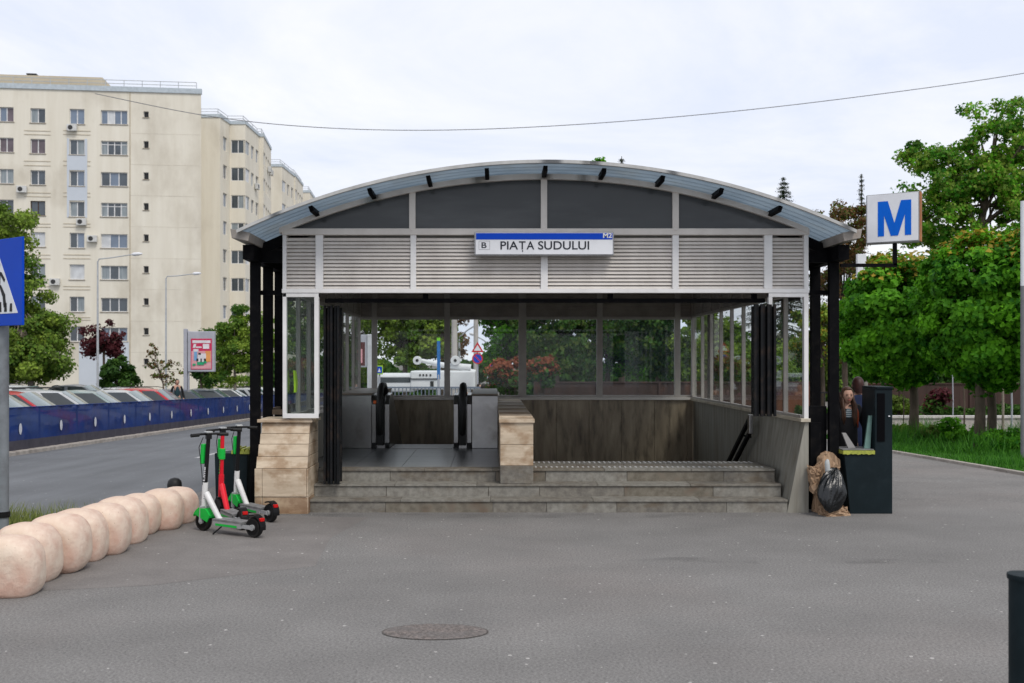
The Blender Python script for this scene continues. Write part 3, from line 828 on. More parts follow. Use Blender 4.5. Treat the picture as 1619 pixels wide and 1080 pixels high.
flat([(lx0+.02, lz1), (lx0+.125, lz1), (mc+.01, lz0+.13), (mc, lz0), (mc-.045, lz0)])
yM -= .0006
flat([(lx1-.02, lz1), (lx1-.125, lz1), (mc-.01, lz0+.13), (mc, lz0), (mc+.045, lz0)])
mb.build('letter', MBLUE, ms_, off=MO, weld=False).rotation_euler.z = MR
mb = MB(); mb.bar((4.66, 13.2, 3.31), (5.41, 13.2, 3.31), .045, .045); mb.bar((5.388, 13.2, 3.31), (5.388, 13.2, 3.60), .045, .045)
mb.tube([(4.70, 13.17, 3.28), (4.69, 13.16, 3.1), (4.665, 13.16, 2.9)], .008, 6)
mb.build('arm', BLACK, ms_, off=MO)

# ------------------------------------------------------------------ stone bollards
STONE = M('pink_stone', (.78, .68, .57), (.67, .53, .42), rough=.85, scale=2.6, bump=.4, bscale=26, stain=(.46, .24, .18), sscale=2.0, slo=.42, shi=.62, sfac=.7, speck=(.40, .28, .22), spscale=18, spthr=.07)
def stone(seed, rad, hy, h):
    """thick rounded disc on edge, its foot cut flat"""
    rg = random.Random(seed); mb = MB(); n, m = 56, 22; zc = h-rad
    def sg(v, p): return math.copysign(abs(v)**p, v)
    tilt = rg.uniform(-.04, .04)
    for k in range(m+1):
        ph = -PI/2+PI*k/m
        y = hy*sg(math.sin(ph), .80); r = rad*sg(math.cos(ph), .40) if 0 < k < m else 0
        for j in range(n):
            t = 2*PI*j/n
            w = 1+.012*math.sin(2*t+seed)+.010*math.sin(5*t+seed*2+3*ph)+.006*math.sin(9*t-4*ph)
            z = zc+r*w*sg(math.sin(t), .74); x = r*w*sg(math.cos(t), .74)
            if z < zc: x = r*w*sg(math.cos(t), .66)
            mb.v.append((x, y+tilt*z, max(0, z)))
    for k in range(m):
        for j in range(n):
            q = k*n+j; mb.f.append((q, k*n+(j+1) % n, k*n+n+(j+1) % n, q+n)); mb.m.append(0)
    return mb
LB = ['nearest stone bollard, cut off by the left edge of the photo', 'second stone bollard from the front, smaller than its neighbours and half hidden', 'third stone bollard from the front, wide with a dark pink side',
      'fourth stone bollard from the front', 'fifth stone bollard from the front, tall with a chipped flank', 'sixth stone bollard from the front, pinkish', 'seventh stone bollard from the front, small and pale',
      'eighth stone bollard from the front, next to last before the scooters', 'last stone bollard of the row, beside the scooters']
SBY = [(62, 948, .62, .40), (91, 925, .52, .34), (137, 910, .61, .38), (165, 891, .54, .34), (201, 880, .60, .35), (229, 862, .56, .33), (249, 848, .50, .31), (286, 840, .53, .33), (309, 829, .50, .32)]
SBH = (.505, .52, .545, .505, .515, .495, .455, .465, .425)
for i, (px, py, h, hx) in enumerate(SBY):
    Y = CH*F/(py-VY); X = PX(px, Y+.2)
    hy = .215; h = SBH[i]+.01; hx = .30 if h > .5 else .265
    o = stone(i*3+1, hx, hy, h).build('stone_bollard', STONE, smooth='all')
    o.location = (X-hx+.015, Y+.22, 0); o.rotation_euler = (0, 0, R(rng.uniform(-8, 8)))
    tag(o, LB[i], 'bollard', 'row of rounded stone bollards')
# black rubber-capped post behind the last stones
mb = MB(); mb.lathe([(.05, 0), (.05, .30), (.095, .31), (.097, .36), (.085, .41), (.055, .44), (.01, .452)], 20)
o = mb.build('post', RUBBER, smooth=True); o.location = (PX(276, 13.35), 13.35, 0)
tag(o, 'low black post with a domed cap, just behind the end of the stone bollards', 'post')

# ------------------------------------------------------------------ scooters
SW = M('scooter_white', (.72, .72, .71), (.6, .6, .59), rough=.35, scale=6, stain=(.4, .38, .35), sscale=8, sfac=.4)
SG = M('scooter_green', (.01, .50, .06), (.008, .42, .05), rough=.4)
SR = M('scooter_red', (.72, .012, .03), (.65, .01, .025), rough=.35)
SK = M('scooter_black', (.009, .009, .010), rough=.45, spec=.2)
SDK = M('scooter_deck', (.22, .22, .22), (.12, .12, .12), rough=.6, scale=12)
SGY = M('scooter_grey', (.42, .43, .44), (.33, .34, .34), rough=.35, metal=.3)
LAMPR = M('tail_lamp_red', (.6, .01, .01), rough=.2)
TEAL = M('scooter_teal', (.03, .35, .38), rough=.4)
def scooter(label, loc, rz, stem, down, band, fend, steer=0, lean=0, txtcol=None, sleeve=False):
    t = thing('electric_scooter', label, 'scooter', loc, R(rz), 'scooters parked by the travertine pedestal')
    t.rotation_euler = (R(lean), 0, R(rz))
    WB = .86
    for x in (0, WB):
        mb = MB(); r = .115
        prof = []
        n = 28
        for rr, yy in ((r-.03, -.03), (r-.008, -.034), (r, -.018), (r+.003, 0), (r, .018), (r-.008, .034), (r-.03, .03)):
            prof.append((rr, yy))
        b0 = len(mb.v)
        for rr, yy in prof:
            for j in range(n): mb.v.append((x+rr*math.cos(2*PI*j/n), yy, .118+rr*math.sin(2*PI*j/n)))
        for k in range(len(prof)-1):
            for j in range(n): q = b0+k*n; mb.f.append((q+j, q+(j+1) % n, q+n+(j+1) % n, q+n+j)); mb.m.append(0)
        w = mb.build('wheel', RUBBER, t, smooth=True)
        mb = MB(); 
        for yy in (-.027, .017): mb.prism([(x+.088*math.cos(2*PI*j/20), .118+.088*math.sin(2*PI*j/20)) for j in range(20)], 'y', yy, yy+.01)
        mb.cur = 1; mb.prism([(x+.034*math.cos(2*PI*j/14), .118+.034*math.sin(2*PI*j/14)) for j in range(14)], 'y', -.05, .05)
        mb.build('hub', [SK, SGY], w)
    # deck with a battery underneath
    mb = MB(); mb.box(.24, .74, -.082, .082, .15, .175); mb.cur = 1; mb.box(.26, .72, -.085, .085, .095, .15)
    mb.cur = 2; mb.box(.30, .66, -.0875, -.085, .10, .128); mb.cur = 1; mb.bar((.70, -.06, .125), (.86, -.06, .12), .02, .045); mb.bar((.70, .06, .125), (.86, .06, .12), .02, .045)
    mb.build('deck', [SDK, SGY, SG], t, bevel=.006)
    # rear fender with lamp
    mb = MB(); a0, a1, n = -10, 120, 10; pts = []
    for k in range(n+1):
        a = R(a0+(a1-a0)*k/n); pts.append((WB+.138*math.cos(a), .118+.138*math.sin(a)))
    for p, q in zip(pts, pts[1:]):
        mb.hexa([(p[0], -.045, p[1]), (p[0], .045, p[1]), (q[0], .045, q[1]), (q[0], -.045, q[1]), (p[0], -.045, p[1]+.012), (p[0], .045, p[1]+.012), (q[0], .045, q[1]+.012), (q[0], -.045, q[1]+.012)])
    mb.build('fender', SK, t)
    mb = MB(); mb.box(WB+.10, WB+.135, -.03, .03, .195, .235); mb.build('tail_lamp', LAMPR, t, bevel=.006)
    # down tube from the head to the deck
    mb = MB(); mb.tube([(.035, 0, .40), (.05, 0, .45), (.26, 0, .18), (.30, 0, .15)], [.034, .038, .034, .03], 12)
    mb.tube([(.0, 0, .30), (-.012, 0, .56)] if False else [(.008, 0, .28), (.030, 0, .58)], [.034, .034], 14)
    mb.build('frame', down, t, smooth=True, weld=False)
    # steering stem
    mb = MB(); mb.tube([(.030, 0, .58), (.085, 0, 1.12)], [.026, .024], 14); mb.build('stem', stem, t, smooth=True)
    mb = MB()
    if sleeve: mb.tube([(.050, 0, .78), (.064, 0, .92)], [.042, .042], 14)
    mb.hexa([(-.030, -.036, .80), (.022, -.036, .80), (.022, .036, .80), (-.030, .036, .80), (-.012, -.036, 1.04), (.046, -.036, 1.04), (.046, .036, 1.04), (-.012, .036, 1.04)])
    mb.build('battery_pack', band, t, bevel=.01)
    # fork and front fender
    mb = MB()
    for s in (-1, 1): mb.bar((.012, s*.045, .30), (0, s*.052, .10), .016, .04)
    mb.box(-.02, .04, -.05, .05, .255, .30); mb.build('fork', SGY if fend is SG else SK, t, bevel=.006)
    mb = MB(); pts = []
    for k in range(11):
        a = R(20+140*k/10); pts.append((.145*math.cos(a), .118+.14*math.sin(a)))
    for p, q in zip(pts, pts[1:]):
        mb.hexa([(p[0], -.04, p[1]), (p[0], .04, p[1]), (q[0], .04, q[1]), (q[0], -.04, q[1]), (p[0], -.04, p[1]+.02), (p[0], .04, p[1]+.02), (q[0], .04, q[1]+.02), (q[0], -.04, q[1]+.02)])
    mb.prism([(-.10, .20), (.12, .12), (.17, .20), (.10, .27), (-.03, .28)], 'y', -.058, -.046); mb.prism([(-.10, .20), (.12, .12), (.17, .20), (.10, .27), (-.03, .28)], 'y', .046, .058)
    mb.build('fender', fend, t)
    # handlebar (turned), grips, display
    H = Matrix.Translation((.087, 0, 1.14)) @ Matrix.Rotation(R(steer), 4, 'Z')
    mb = MB(); mb.tube([(.04, -.20, .01), (-.0, -.10, .02), (-.01, 0, .02), (0, .10, .02), (.04, .20, .01)], .014, 10)
    mb.box(-.03, .03, -.03, .03, -.04, .03); mb.xf(H); b = mb.build('handlebar', SK, t, smooth=True)
    mb = MB()
    for s in (-1, 1): mb.tube([(.024, s*.125, .014), (.048, s*.225, .01)], [.021, .021], 12); mb.tube([(-.02, s*.11, .0), (-.035, s*.20, -.01)], .006, 6)
    mb.xf(H); mb.build('grip', RUBBER, b, smooth=True)
    mb = MB(); mb.box(-.055, .045, -.04, .04, .03, .052); mb.xf(H); mb.build('display', SGY, b, bevel=.008)
    mb = MB(); mb.tube([(.05, -.05, 1.12), (-.03, -.045, 1.0), (.0, -.03, .72), (.02, -.03, .55)], .005, 6); mb.build('cable', SK, t)
    mb = MB(); mb.bar((.42, -.06, .12), (.34, -.16, .012), .016, .016); mb.build('kickstand', SK, t)
    if txtcol:
        M4 = Matrix.Translation((.036, -.030, .60)) @ Matrix.Rotation(R(5.8), 4, 'Y') @ Matrix.Rotation(R(-90), 4, 'Y')
        put_text('lettering', 'Lime', 0, .17, -.018, .018, 0, txtcol, t, bold=.02, M4=M4)
    return t
def sp(px, py): Y = CH*F/(py-VY); return (PX(px, Y), Y, 0)
scooter('white and green scooter with black stem, nearest of the three', sp(322, 839), -33, SK, SW, SG, SG, -22, 0, TXW)
scooter('scooter with a red stem and green band, between the two white ones', (PX(349, 12.6), 12.6, 0), -58, SR, SR, SG, SK, 5, 0, SG, True)
scooter('white scooter with black stem at the back, its rear wheel sticking out on the right', (PX(373, 13.05), 13.05, 0), -46, SK, SW, SG, SG, -18, 0, None)

# ------------------------------------------------------------------ litter bins
BIN = M('bin_steel', (.008, .016, .020), (.006, .012, .015), rough=.55, spec=.15, scale=3, stain=(.018, .026, .03), sscale=6, sfac=.3)
BINB = M('bin_black', (.003, .003, .004), rough=.7, spec=.05)
BAGY = M('yellow_liner', (.52, .55, .10), (.36, .40, .08), rough=.35, scale=25, transl=.2)
b1 = thing('litter_bin', 'tall L-shaped dark steel bin with a yellow liner, right of the station', 'bin', (5.03, 13.1, 0))
O = (5.03, 13.1, 0)
mb = MB(); mb.prism([(4.755, .0), (5.32, .0), (5.32, 1.66), (5.09, 1.66), (5.09, .80), (4.68, .80)], 'y', 13.11, 13.58); mb.build('body', BIN, b1, off=O, bevel=.006)
mb = MB(); mb.box(5.115, 5.215, 13.100, 13.112, .96, 1.60); mb.build('recess_panel', BINB, b1, off=O)
mb = MB(); mb.box(5.10, 5.325, 13.09, 13.60, 1.662, 1.69); mb.build('cap', BIN, b1, off=O, bevel=.004)
mb = MB(); n = 18
for i in range(n):
    x = 4.66+.42*i/n; dz = .004*math.sin(i*2.1)+.003*math.sin(i*5.3)
    mb.hexa([(x, 13.09, .80-.008+dz), (x+.42/n, 13.09, .80-.008+dz), (x+.42/n, 13.60, .795), (x, 13.60, .795), (x, 13.088, .84), (x+.42/n, 13.088, .84), (x+.42/n, 13.60, .84), (x, 13.60, .84)])
mb.build('liner', BAGY, b1, off=O)
mb = MB(); mb.box(4.66, 5.08, 13.12, 13.56, .842, .858); mb.build('lid', M('bin_lid', (.22, .22, .23), (.12, .12, .12), rough=.5, scale=9), b1, off=O, bevel=.004)
mb = MB(); mb.box(5.262, 5.282, 13.095, 13.109, 1.29, 1.305); mb.build('lock', SIGNW, b1, off=O)
mb = MB(); mb.hexa([(4.98, 13.2, .86), (5.06, 13.2, .86), (5.06, 13.23, .86), (4.98, 13.23, .86), (5.04, 13.2, 1.30), (5.085, 13.2, 1.30), (5.085, 13.23, 1.30), (5.04, 13.23, 1.30)])
mb.build('side_guard', M('green_acrylic', (.16, .27, .24), rough=.2), b1, off=O)
cb = MB(); cb.hexa([(4.80, 13.30, .86), (4.90, 13.30, .86), (4.90, 13.34, .86), (4.80, 13.34, .86), (4.72, 13.30, 1.06), (4.77, 13.30, 1.06), (4.77, 13.34, 1.06), (4.72, 13.34, 1.06)])
o = cb.build('cardboard_piece', M('grey_card', (.35, .34, .33), rough=.8), off=(4.81, 13.3, .86)); o.location = (4.81, 13.3, .86); tag(o, 'grey strip of card standing on the bin lid', 'card')
X = PX(371, 13.75); O = (X, 13.75, 0)
b2 = thing('litter_bin', 'low dark teal bin with a yellow liner behind the scooters', 'bin', O)
mb = MB(); mb.prism([(X-.22, 0), (X+.20, 0), (X+.22, .76), (X-.24, .76)], 'y', 13.6, 13.98); mb.build('body', BIN, b2, off=O, bevel=.01)
mb = MB()
for i in range(14):
    a = X+.0+.24*i/14; dz = .03*math.sin(i*1.7)+.02*math.sin(i*3.1)
    mb.box(a, a+.018, 13.58, 14.0, .75, .80+max(dz, -.02))
mb.build('liner', BAGY, b2, off=O)

# ------------------------------------------------------------------ rubbish: torn cardboard bags with a black bag in front
CARD = M('brown_paper', (.46, .32, .21), (.28, .18, .11), rough=.85, scale=5, bump=.3, stain=(.24, .15, .09), sscale=5)
BAGM = M('bin_bag_film', (.008, .009, .010), (.005, .006, .007), rough=.25, scale=3, spec=.5, bump=.8, bscale=7)
def lump(seed, rx, ry, rz, n=44, m=26, amp=.12, fold=9, cut=0.):
    rg = random.Random(seed); mb = MB(); ph0 = [rg.uniform(0, 6) for _ in range(9)]
    for k in range(m+1):
        ph = -PI/2+PI*k/m
        for j in range(n):
            t = 2*PI*j/n
            w = 1+amp*(.5*math.sin(2*t+ph0[0]+ph*1.3)+.35*math.sin(3*t+ph*2+ph0[1])+.25*math.sin(fold*t+ph0[2]+2.5*ph)*math.cos(ph)+.2*math.sin(fold*1.7*t+ph0[3]-3*ph)+.22*math.sin(5*ph+ph0[4]+2*t))
            c = math.cos(ph)
            mb.v.append((rx*c*math.cos(t)*w, ry*c*math.sin(t)*w, rz*math.sin(ph)*w))
    for k in range(m):
        for j in range(n):
            q = k*n+j; mb.f.append((q, k*n+(j+1) % n, k*n+n+(j+1) % n, q+n)); mb.m.append(0)
    return mb
def box_bag(seed, w, d, h):
    """crumpled paper sack: a box of many faces pushed in and out"""
    rg = random.Random(seed); bm = bmesh.new(); bmesh.ops.create_cube(bm, size=1)
    bmesh.ops.subdivide_edges(bm, edges=bm.edges, cuts=9, use_grid_fill=True)
    for v in bm.verts:
        z = v.co.z+.5
        v.co.x *= w*(1-.22*z); v.co.y *= d*(1-.2*z); v.co.z = z*h
        v.co += Vector((rg.uniform(-1, 1), rg.uniform(-1, 1), rg.uniform(-1, 1)*.8))*(.020 if z > .02 else .0)
        if z > .9: v.co.z += .05*math.sin(v.co.x*20+seed)
    me = bpy.data.meshes.new('sack'); bm.to_mesh(me); bm.free(); return me
def sack(label, loc, seed, w, d, h, rot, mat=CARD):
    me = box_bag(seed, w, d, h); me.materials.append(mat)
    o = bpy.data.objects.new('paper_sack', me); COL.objects.link(o); o.location = loc
    o.rotation_euler = [R(a) for a in rot]; tag(o, label, 'sack', 'rubbish heaped by the station wall'); return o
sack('brown paper sack standing upright behind the black bag, tallest of the rubbish', (4.46, 13.22, .0), 2, .30, .2, .76, (0, 4, 8))
sack('brown paper sack squeezed against the station wall', (4.34, 13.12, .30), 5, .20, .2, .36, (5, -8, -5))
sack('flattened brown paper sack lying under the black bag', (4.50, 13.0, .0), 8, .34, .22, .14, (0, 0, 14))
o = lump(3, .175, .13, .27, n=90, m=50, amp=.17, fold=9)
for i in range(len(o.v)):
    x, y, z = o.v[i]; k = max(0, z/.27); o.v[i] = (x*(1-.25*k), y*(1-.2*k), z)
o.v = [(x, y, z) for x, y, z in o.v]
bagp = o.build('bin_bag', BAGM, smooth='all'); bagp.location = (4.44, 12.90, .34); bagp.rotation_euler = (R(-14), R(14), 0)
tag(bagp, 'shiny black bin bag slumped over the brown paper sacks', 'bin bag', 'rubbish heaped by the station wall')
mb = MB(); mb.tube([(0, 0, 0), (.0, 0, .13), (.0, 0, .17), (.01, 0, .20)], [.034, .034, .03, .016], 12)
o = mb.build('plastic_bottle', M('cloudy_plastic', (.55, .58, .58), rough=.25), smooth=True); o.location = (4.42, 12.99, .54); o.rotation_euler = (R(8), R(-6), 0)
tag(o, 'cloudy empty bottle on top of the rubbish', 'bottle')

# ------------------------------------------------------------------ near things: crossing sign, black bollard, manhole
POLEM = M('galvanised_pole', (.20, .22, .24), (.15, .165, .18), rough=.5, scale=8, stain=(.12, .12, .13), sscale=5)
YS = 10.4; kS = F/YS; zb_, zt_ = PZ(516, YS), PZ(380.5, YS); hs = zt_-zb_
cs = thing('crossing_sign', 'square blue pedestrian crossing sign on a grey pole at the left edge', 'road sign', (-5.17, YS, 0))
mb = MB(); mb.tube([(0, .02, 0), (0, .02, zt_-.1)], .063, 20); mb.cur = 1; mb.tube([(0, .02, .38), (0, .02, .44)], .075, 20); mb.build('pole', [POLEM, SK], cs, smooth=True)
sg = 35
RM = Matrix.Translation((.02, -.08, 0)) @ Matrix.Rotation(R(-sg), 4, 'Z')
mb = MB(); mb.box(-hs/2, hs/2, -.012, .012, zb_, zt_).xf(RM); mb.build('sign_plate', SIGNB, cs, bevel=.004)
mb = MB()
a = hs*.86; zb2 = zb_+hs*.14
mb.prism([(-a/2*.96, zb2), (a/2*.96, zb2), (0, zb2+a*.80)], 'y', -.015, -.0125).xf(RM); mb.build('white_triangle', SIGNW, cs)
mb = MB()
def fl(pts):
    pts = [(p[0]*hs, zb_+p[1]*hs) for p in pts]; mb.prism(pts, 'y', -.0185, -.0155)
for i in range(6):
    x = -.33+i*.115
    fl([(x, .16), (x+.055, .16), (x+.062-.012, .28-abs(x+.03)*.10), (x+.012, .28-abs(x+.03)*.10)])
fl([(-.05, .44), (.04, .44), (.05, .62), (-.03, .66), (-.06, .60)])
fl([(.02, .47), (.06, .47), (.15, .36), (.17, .22), (.12, .21), (.10, .33)]); fl([(-.05, .47), (.0, .47), (-.05, .34), (-.14, .24), (-.18, .27), (-.09, .36)])
fl([(.03, .62), (.055, .58), (.13, .50), (.15, .53), (.07, .62)]); fl([(-.06, .62), (-.04, .58), (-.13, .48), (-.15, .51)])
fl([(.0+.04*math.cos(2*PI*j/14), .705+.045*math.sin(2*PI*j/14)) for j in range(14)])
mb.xf(RM); mb.build('walking_figure', SK, cs, weld=False)

X, Y = 2.79, 5.15
bb = thing('bollard', 'black cylindrical steel bollard at the right edge, close to the camera', 'bollard', (X, Y, 0))
mb = MB(); mb.lathe([(.085, 0), (.085, .89)], 32); mb.build('post', BIN, bb, smooth=True)
mb = MB(); mb.lathe([(.092, .885), (.094, .90), (.092, .912), (.03, .918)], 32); mb.build('cap', BIN, bb, smooth=True)
mh = thing('manhole_cover', 'worn oval cobbled manhole cover set in the asphalt in front of the station', 'manhole cover', (-.425, 7.37, 0))
mb = MB(); n = 48
for r0_, r1_, z in ((.385, .398, .0055), ):
    for j in range(n):
        a, b = 2*PI*j/n, 2*PI*(j+1)/n
        mb.quad((r0_*math.cos(a), r0_*math.sin(a), z), (r1_*math.cos(a), r1_*math.sin(a), z), (r1_*math.cos(b), r1_*math.sin(b), z), (r0_*math.cos(b), r0_*math.sin(b), z))
mb.build('rim', M('manhole_iron', (.11, .10, .09), (.07, .06, .055), rough=.7, scale=12), mh)
COB = M('manhole_pebbles', (.24, .205, .19), (.13, .115, .108), rough=.9, scale=28, lo=.42, hi=.58, bump=.6, bscale=40, stain=(.15, .14, .135), sscale=3, slo=.4, shi=.6, sfac=.7)
mb = MB(); mb.lathe([(.386, .003), (.385, .005)], 48)
rg = random.Random(3)
for i in range(520):
    r = .375*math.sqrt(rg.random()); a = rg.uniform(0, 2*PI); s = rg.uniform(.008, .017)
    mb.ball((r*math.cos(a), r*math.sin(a), .005), s, s, .006, 6, 4)
mb.build('cover', COB, mh)
mh.scale = (1, .54, 1)

# ------------------------------------------------------------------ car-park barrier
BANN = M('banner_blue', (.016, .042, .18), (.012, .030, .13), spec=.1, rough=.7, scale=1.4, stretch=(1, .6, 2), stain=(.05, .035, .075), sscale=.7, sfac=.5)
def see_through(m, f):
    nd = m.node_tree.nodes; L = m.node_tree.links.new
    tr = nd.new('ShaderNodeBsdfTransparent'); ms = nd.new('ShaderNodeMixShader'); ms.inputs[0].default_value = f
    L(nd['Principled BSDF'].outputs[0], ms.inputs[1]); L(tr.outputs[0], ms.inputs[2]); L(ms.outputs[0], nd['Material Output'].inputs[0])
see_through(BANN, .05)
BANL = M('banner_lower_band', (.065, .06, .075), (.045, .042, .055), rough=.8, scale=3)  # darker grey band along the bottom of the banner
bar = thing('street_barrier', 'long dark blue banner barrier between the road and the parked cars', 'barrier', (-11.66, 20, gz(20)))
BO = (-11.66, 20, gz(20))
y = 14.0; k = 0
TOPY = [23.0]
while y < 74:
    e = y+2.3
    mb = MB(); n = 24
    for i in range(n):
        a, b = y+(e-y)*i/n, y+(e-y)*(i+1)/n
        xa, xb = -11.66+.012*math.sin(a*11), -11.66+.012*math.sin(b*11)
        mb.quad((xa, a, gz(a)+.32), (xb, b, gz(b)+.32), (xb, b, gz(b)+1.12), (xa, a, gz(a)+1.12))
        mb.cur = 1; mb.quad((xa, a, gz(a)+.06+.03*math.sin(a*2.3)), (xb, b, gz(b)+.06+.03*math.sin(b*2.3)), (xb, b, gz(b)+.32), (xa, a, gz(a)+.32)); mb.cur = 0
    mb.build('banner_panel', [BANN, BANL], bar, off=BO, smooth='all')
    mb = MB()
    mb.tube([(-11.70, y, gz(y)), (-11.70, y, gz(y)+1.12)], .025, 8)
    mb.build('barrier_post', POLEM, bar, off=BO)
    mb = MB(); yc = (y+e)/2; n = 16
    mb.prism([(yc+.075*math.cos(2*PI*j/n), gz(yc)+.60+.14*math.sin(2*PI*j/n)) for j in range(n)], 'x', -11.638, -11.634)
    mb.build('white_oval', M('oval_print', (.62, .63, .68), rough=.6) if 'oval_print' not in MATS else MATS['oval_print'], bar, off=BO)
    y = e; k += 1
mb = MB(); mb.tube([(-11.66, 14, gz(14)+1.125), (-11.66, 74, gz(74)+1.125)], .016, 8); mb.build('top_rail', BANN, bar, off=BO)

# ------------------------------------------------------------------ cars
CGL = M('car_glass', (.16, .22, .22), (.08, .12, .12), rough=.08, scale=1.2, spec=.9, coat=.6)
CGLD = M('car_side_glass', (.045, .055, .06), rough=.08, spec=.7)
TYRE = M('tyre', (.02, .02, .02), rough=.8)
RIM = M('rim', (.45, .45, .46), rough=.35, metal=.7)
HLAMP = M('headlight_glass', (.6, .62, .64), rough=.1)
BLK = M('car_trim', (.015, .015, .015), rough=.5)
PLATE = M('number_plate', (.7, .7, .7), rough=.5)
def car_paint(n, c): return M(n, c, tuple(x*.92 for x in c), rough=.3, scale=1, coat=.5)
CP = {'red': car_paint('paint_red', (.48, .014, .02)), 'silver': car_paint('paint_silver', (.52, .54, .55)), 'white': car_paint('paint_white', (.72, .73, .74)),
      'grey': car_paint('paint_grey', (.20, .22, .25)), 'green': car_paint('paint_green_grey', (.30, .38, .37)), 'dark': car_paint('paint_dark', (.06, .075, .11)), 'orange': car_paint('paint_orange', (.70, .24, .13))}
CARS = {}
def car(label, paint, loc, rz, kind=0, group='cars parked behind the blue barrier', hscale=1.):
    """nose towards +x"""
    key = (paint, kind)
    if key in CARS: return dup(CARS[key], loc, R(rz), label, group, (rng.uniform(.94, 1.06), rng.uniform(.97, 1.03), rng.uniform(.95, 1.06)))
    t = thing('parked_car', label, 'car', loc, R(rz), group)
    wag = kind == 1
    # body: sections along x: (x, half width, z bottom, z shoulder, z top centre)
    secs = [(-2.12, .62, .42, .72, .86), (-2.05, .78, .28, .80, .93), (-1.6, .86, .22, .88, .97), (-.6, .89, .20, .88, .95), (.6, .89, .20, .86, .93), (1.05, .88, .20, .84, .92), (1.6, .85, .22, .76, .83), (2.0, .76, .28, .66, .72), (2.14, .58, .38, .58, .62)]
    mb = MB(); m = 12
    for (x, w, zb, zs, zt) in secs:
        ring = [(-w*.88, zb), (-w, zb+.18), (-w, zs-.12), (-w*.95, zs), (-w*.6, zt), (0, zt+.02), (w*.6, zt), (w*.95, zs), (w, zs-.12), (w, zb+.18), (w*.88, zb), (0, zb)]
        for (y, z) in ring: mb.v.append((x, y, z))
    for k in range(len(secs)-1):
        for j in range(m):
            q = k*m; mb.f.append((q+j, q+(j+1) % m, q+m+(j+1) % m, q+m+j)); mb.m.append(0)
    mb.f.append(tuple(range(m))); mb.f.append(tuple(range((len(secs)-1)*m, len(secs)*m))[::-1]); mb.m += [0, 0]
    body = mb.build('body', CP[paint], t, smooth=True)
    # cabin: waist loop and roof loop
    xr0, xr1 = (-1.95, -1.75) if wag else (-1.75, -1.10)   # rear at waist, rear at roof
    xf0, xf1 = 1.15, .28
    zr = 1.46*hscale if not wag else 1.50
    def cab(u, v, s):  # u 0..1 rear->front, v 0..1 waist->roof, s side
        xb = xr0+(xf0-xr0)*u; xt = xr1+(xf1-xr1)*u
        x = xb+(xt-xb)*v; y = s*((.83)+(.64-.83)*v*1.0)
        z = .90+(zr-.90)*v - (0 if v < .99 else .085*abs(2*u-1)**2.2)
        return (x, y, z)
    mb = MB(); U = [0, .12, .3, .5, .7, .88, 1]; Vv = [0, .3, .6, .85, 1.0]
    for s in (-1, 1):
        for a, b in zip(U, U[1:]):
            for c, d in zip(Vv, Vv[1:]): mb.quad(cab(a, c, s), cab(b, c, s), cab(b, d, s), cab(a, d, s))
    def topz(u, w): 
        p = cab(u, 1, 1); return (p[0]+(.10*(1-w*w) if u > .99 else (-.06*(1-w*w) if u < .01 else 0)), p[1]*w, p[2]+.045*(1-w*w))
    Wn = [-1, -.6, -.2, .2, .6, 1]
    for a, b in zip(U, U[1:]):
        for c, d in zip(Wn, Wn[1:]): mb.quad(topz(a, c), topz(b, c), topz(b, d), topz(a, d))
    def endp(u, v, w):
        a = cab(u, v, 1); k = .16*(1-w*w)*(1 if u > .5 else -.7)*(1-.4*v); return (a[0]+k, a[1]*w, a[2]+.045*(1-w*w)*v)
    for u in (0, 1):
        for c, d in zip(Vv, Vv[1:]):
            for a, b in zip(Wn, Wn[1:]): mb.quad(endp(u, c, a), endp(u, c, b), endp(u, d, b), endp(u, d, a))
    cabn = mb.build('cabin', CP[paint], t, smooth=True)
    def lift(p, c, d=.008):
        v = Vector(p); n = (v-Vector(c)); n.z *= .6; n.normalize(); return tuple(v+n*d)
    for u, nm in ((1, 'windshield'), (0, 'rear_window')):
        mb = MB(); g = [0.06, .3, .6, .93]
        wn = [-.92, -.6, -.2, .2, .6, .92]
        for c, d in zip(g, g[1:]):
            for a, b in zip(wn, wn[1:]):
                mb.quad(*[lift(endp(u, p, q), (0, 0, 1.0), .010) for p, q in ((c, a), (c, b), (d, b), (d, a))])
        mb.build(nm, CGL, t, smooth='all')
    for s in (-1, 1):
        for (ua, ub) in (((.05, .42), (.45, .97)) if not wag else ((.03, .30), (.33, .62), (.65, .97))):
            mb = MB(); q = [cab(ua+.03, .10, s), cab(ub, .10, s), cab(ub-.02, .90, s), cab(ua+.05, .90, s)]
            q = [(p[0], p[1]+s*.006, p[2]) for p in q]; mb.quad(*q)
            mb.build('side_window', CGLD, t, fixn=False)
        mb = MB(); mb.ball((.80, s*.98, .98), .07, .10, .065, 10, 6); mb.bar((.80, s*.86, .95), (.80, s*.95, .97), .04, .03); mb.build('mirror', CP[paint], t, smooth=True)
        mb = MB(); mb.ball((1.98, s*.58, .62), .12, .17, .075, 10, 6); mb.build('headlight', HLAMP, t, smooth=True)
        mb = MB(); mb.ball((-2.04, s*.62, .74), .06, .14, .10, 10, 6); mb.build('tail_light', LAMPR, t, smooth=True)
    for x in (-1.32, 1.34):
        for s in (-1, 1):
            mb = MB(); mb.prism([(x+.32*math.cos(2*PI*j/22), .32+.32*math.sin(2*PI*j/22)) for j in range(22)], 'y', s*.72, s*.905); w = mb.build('wheel', TYRE, t)
            mb = MB(); mb.prism([(x+.20*math.cos(2*PI*j/16), .32+.20*math.sin(2*PI*j/16)) for j in range(16)], 'y', s*.906, s*.915); mb.build('rim', RIM, w)
    mb = MB(); mb.box(2.08, 2.16, -.40, .40, .40, .54); mb.build('grille', BLK, t, bevel=.01)
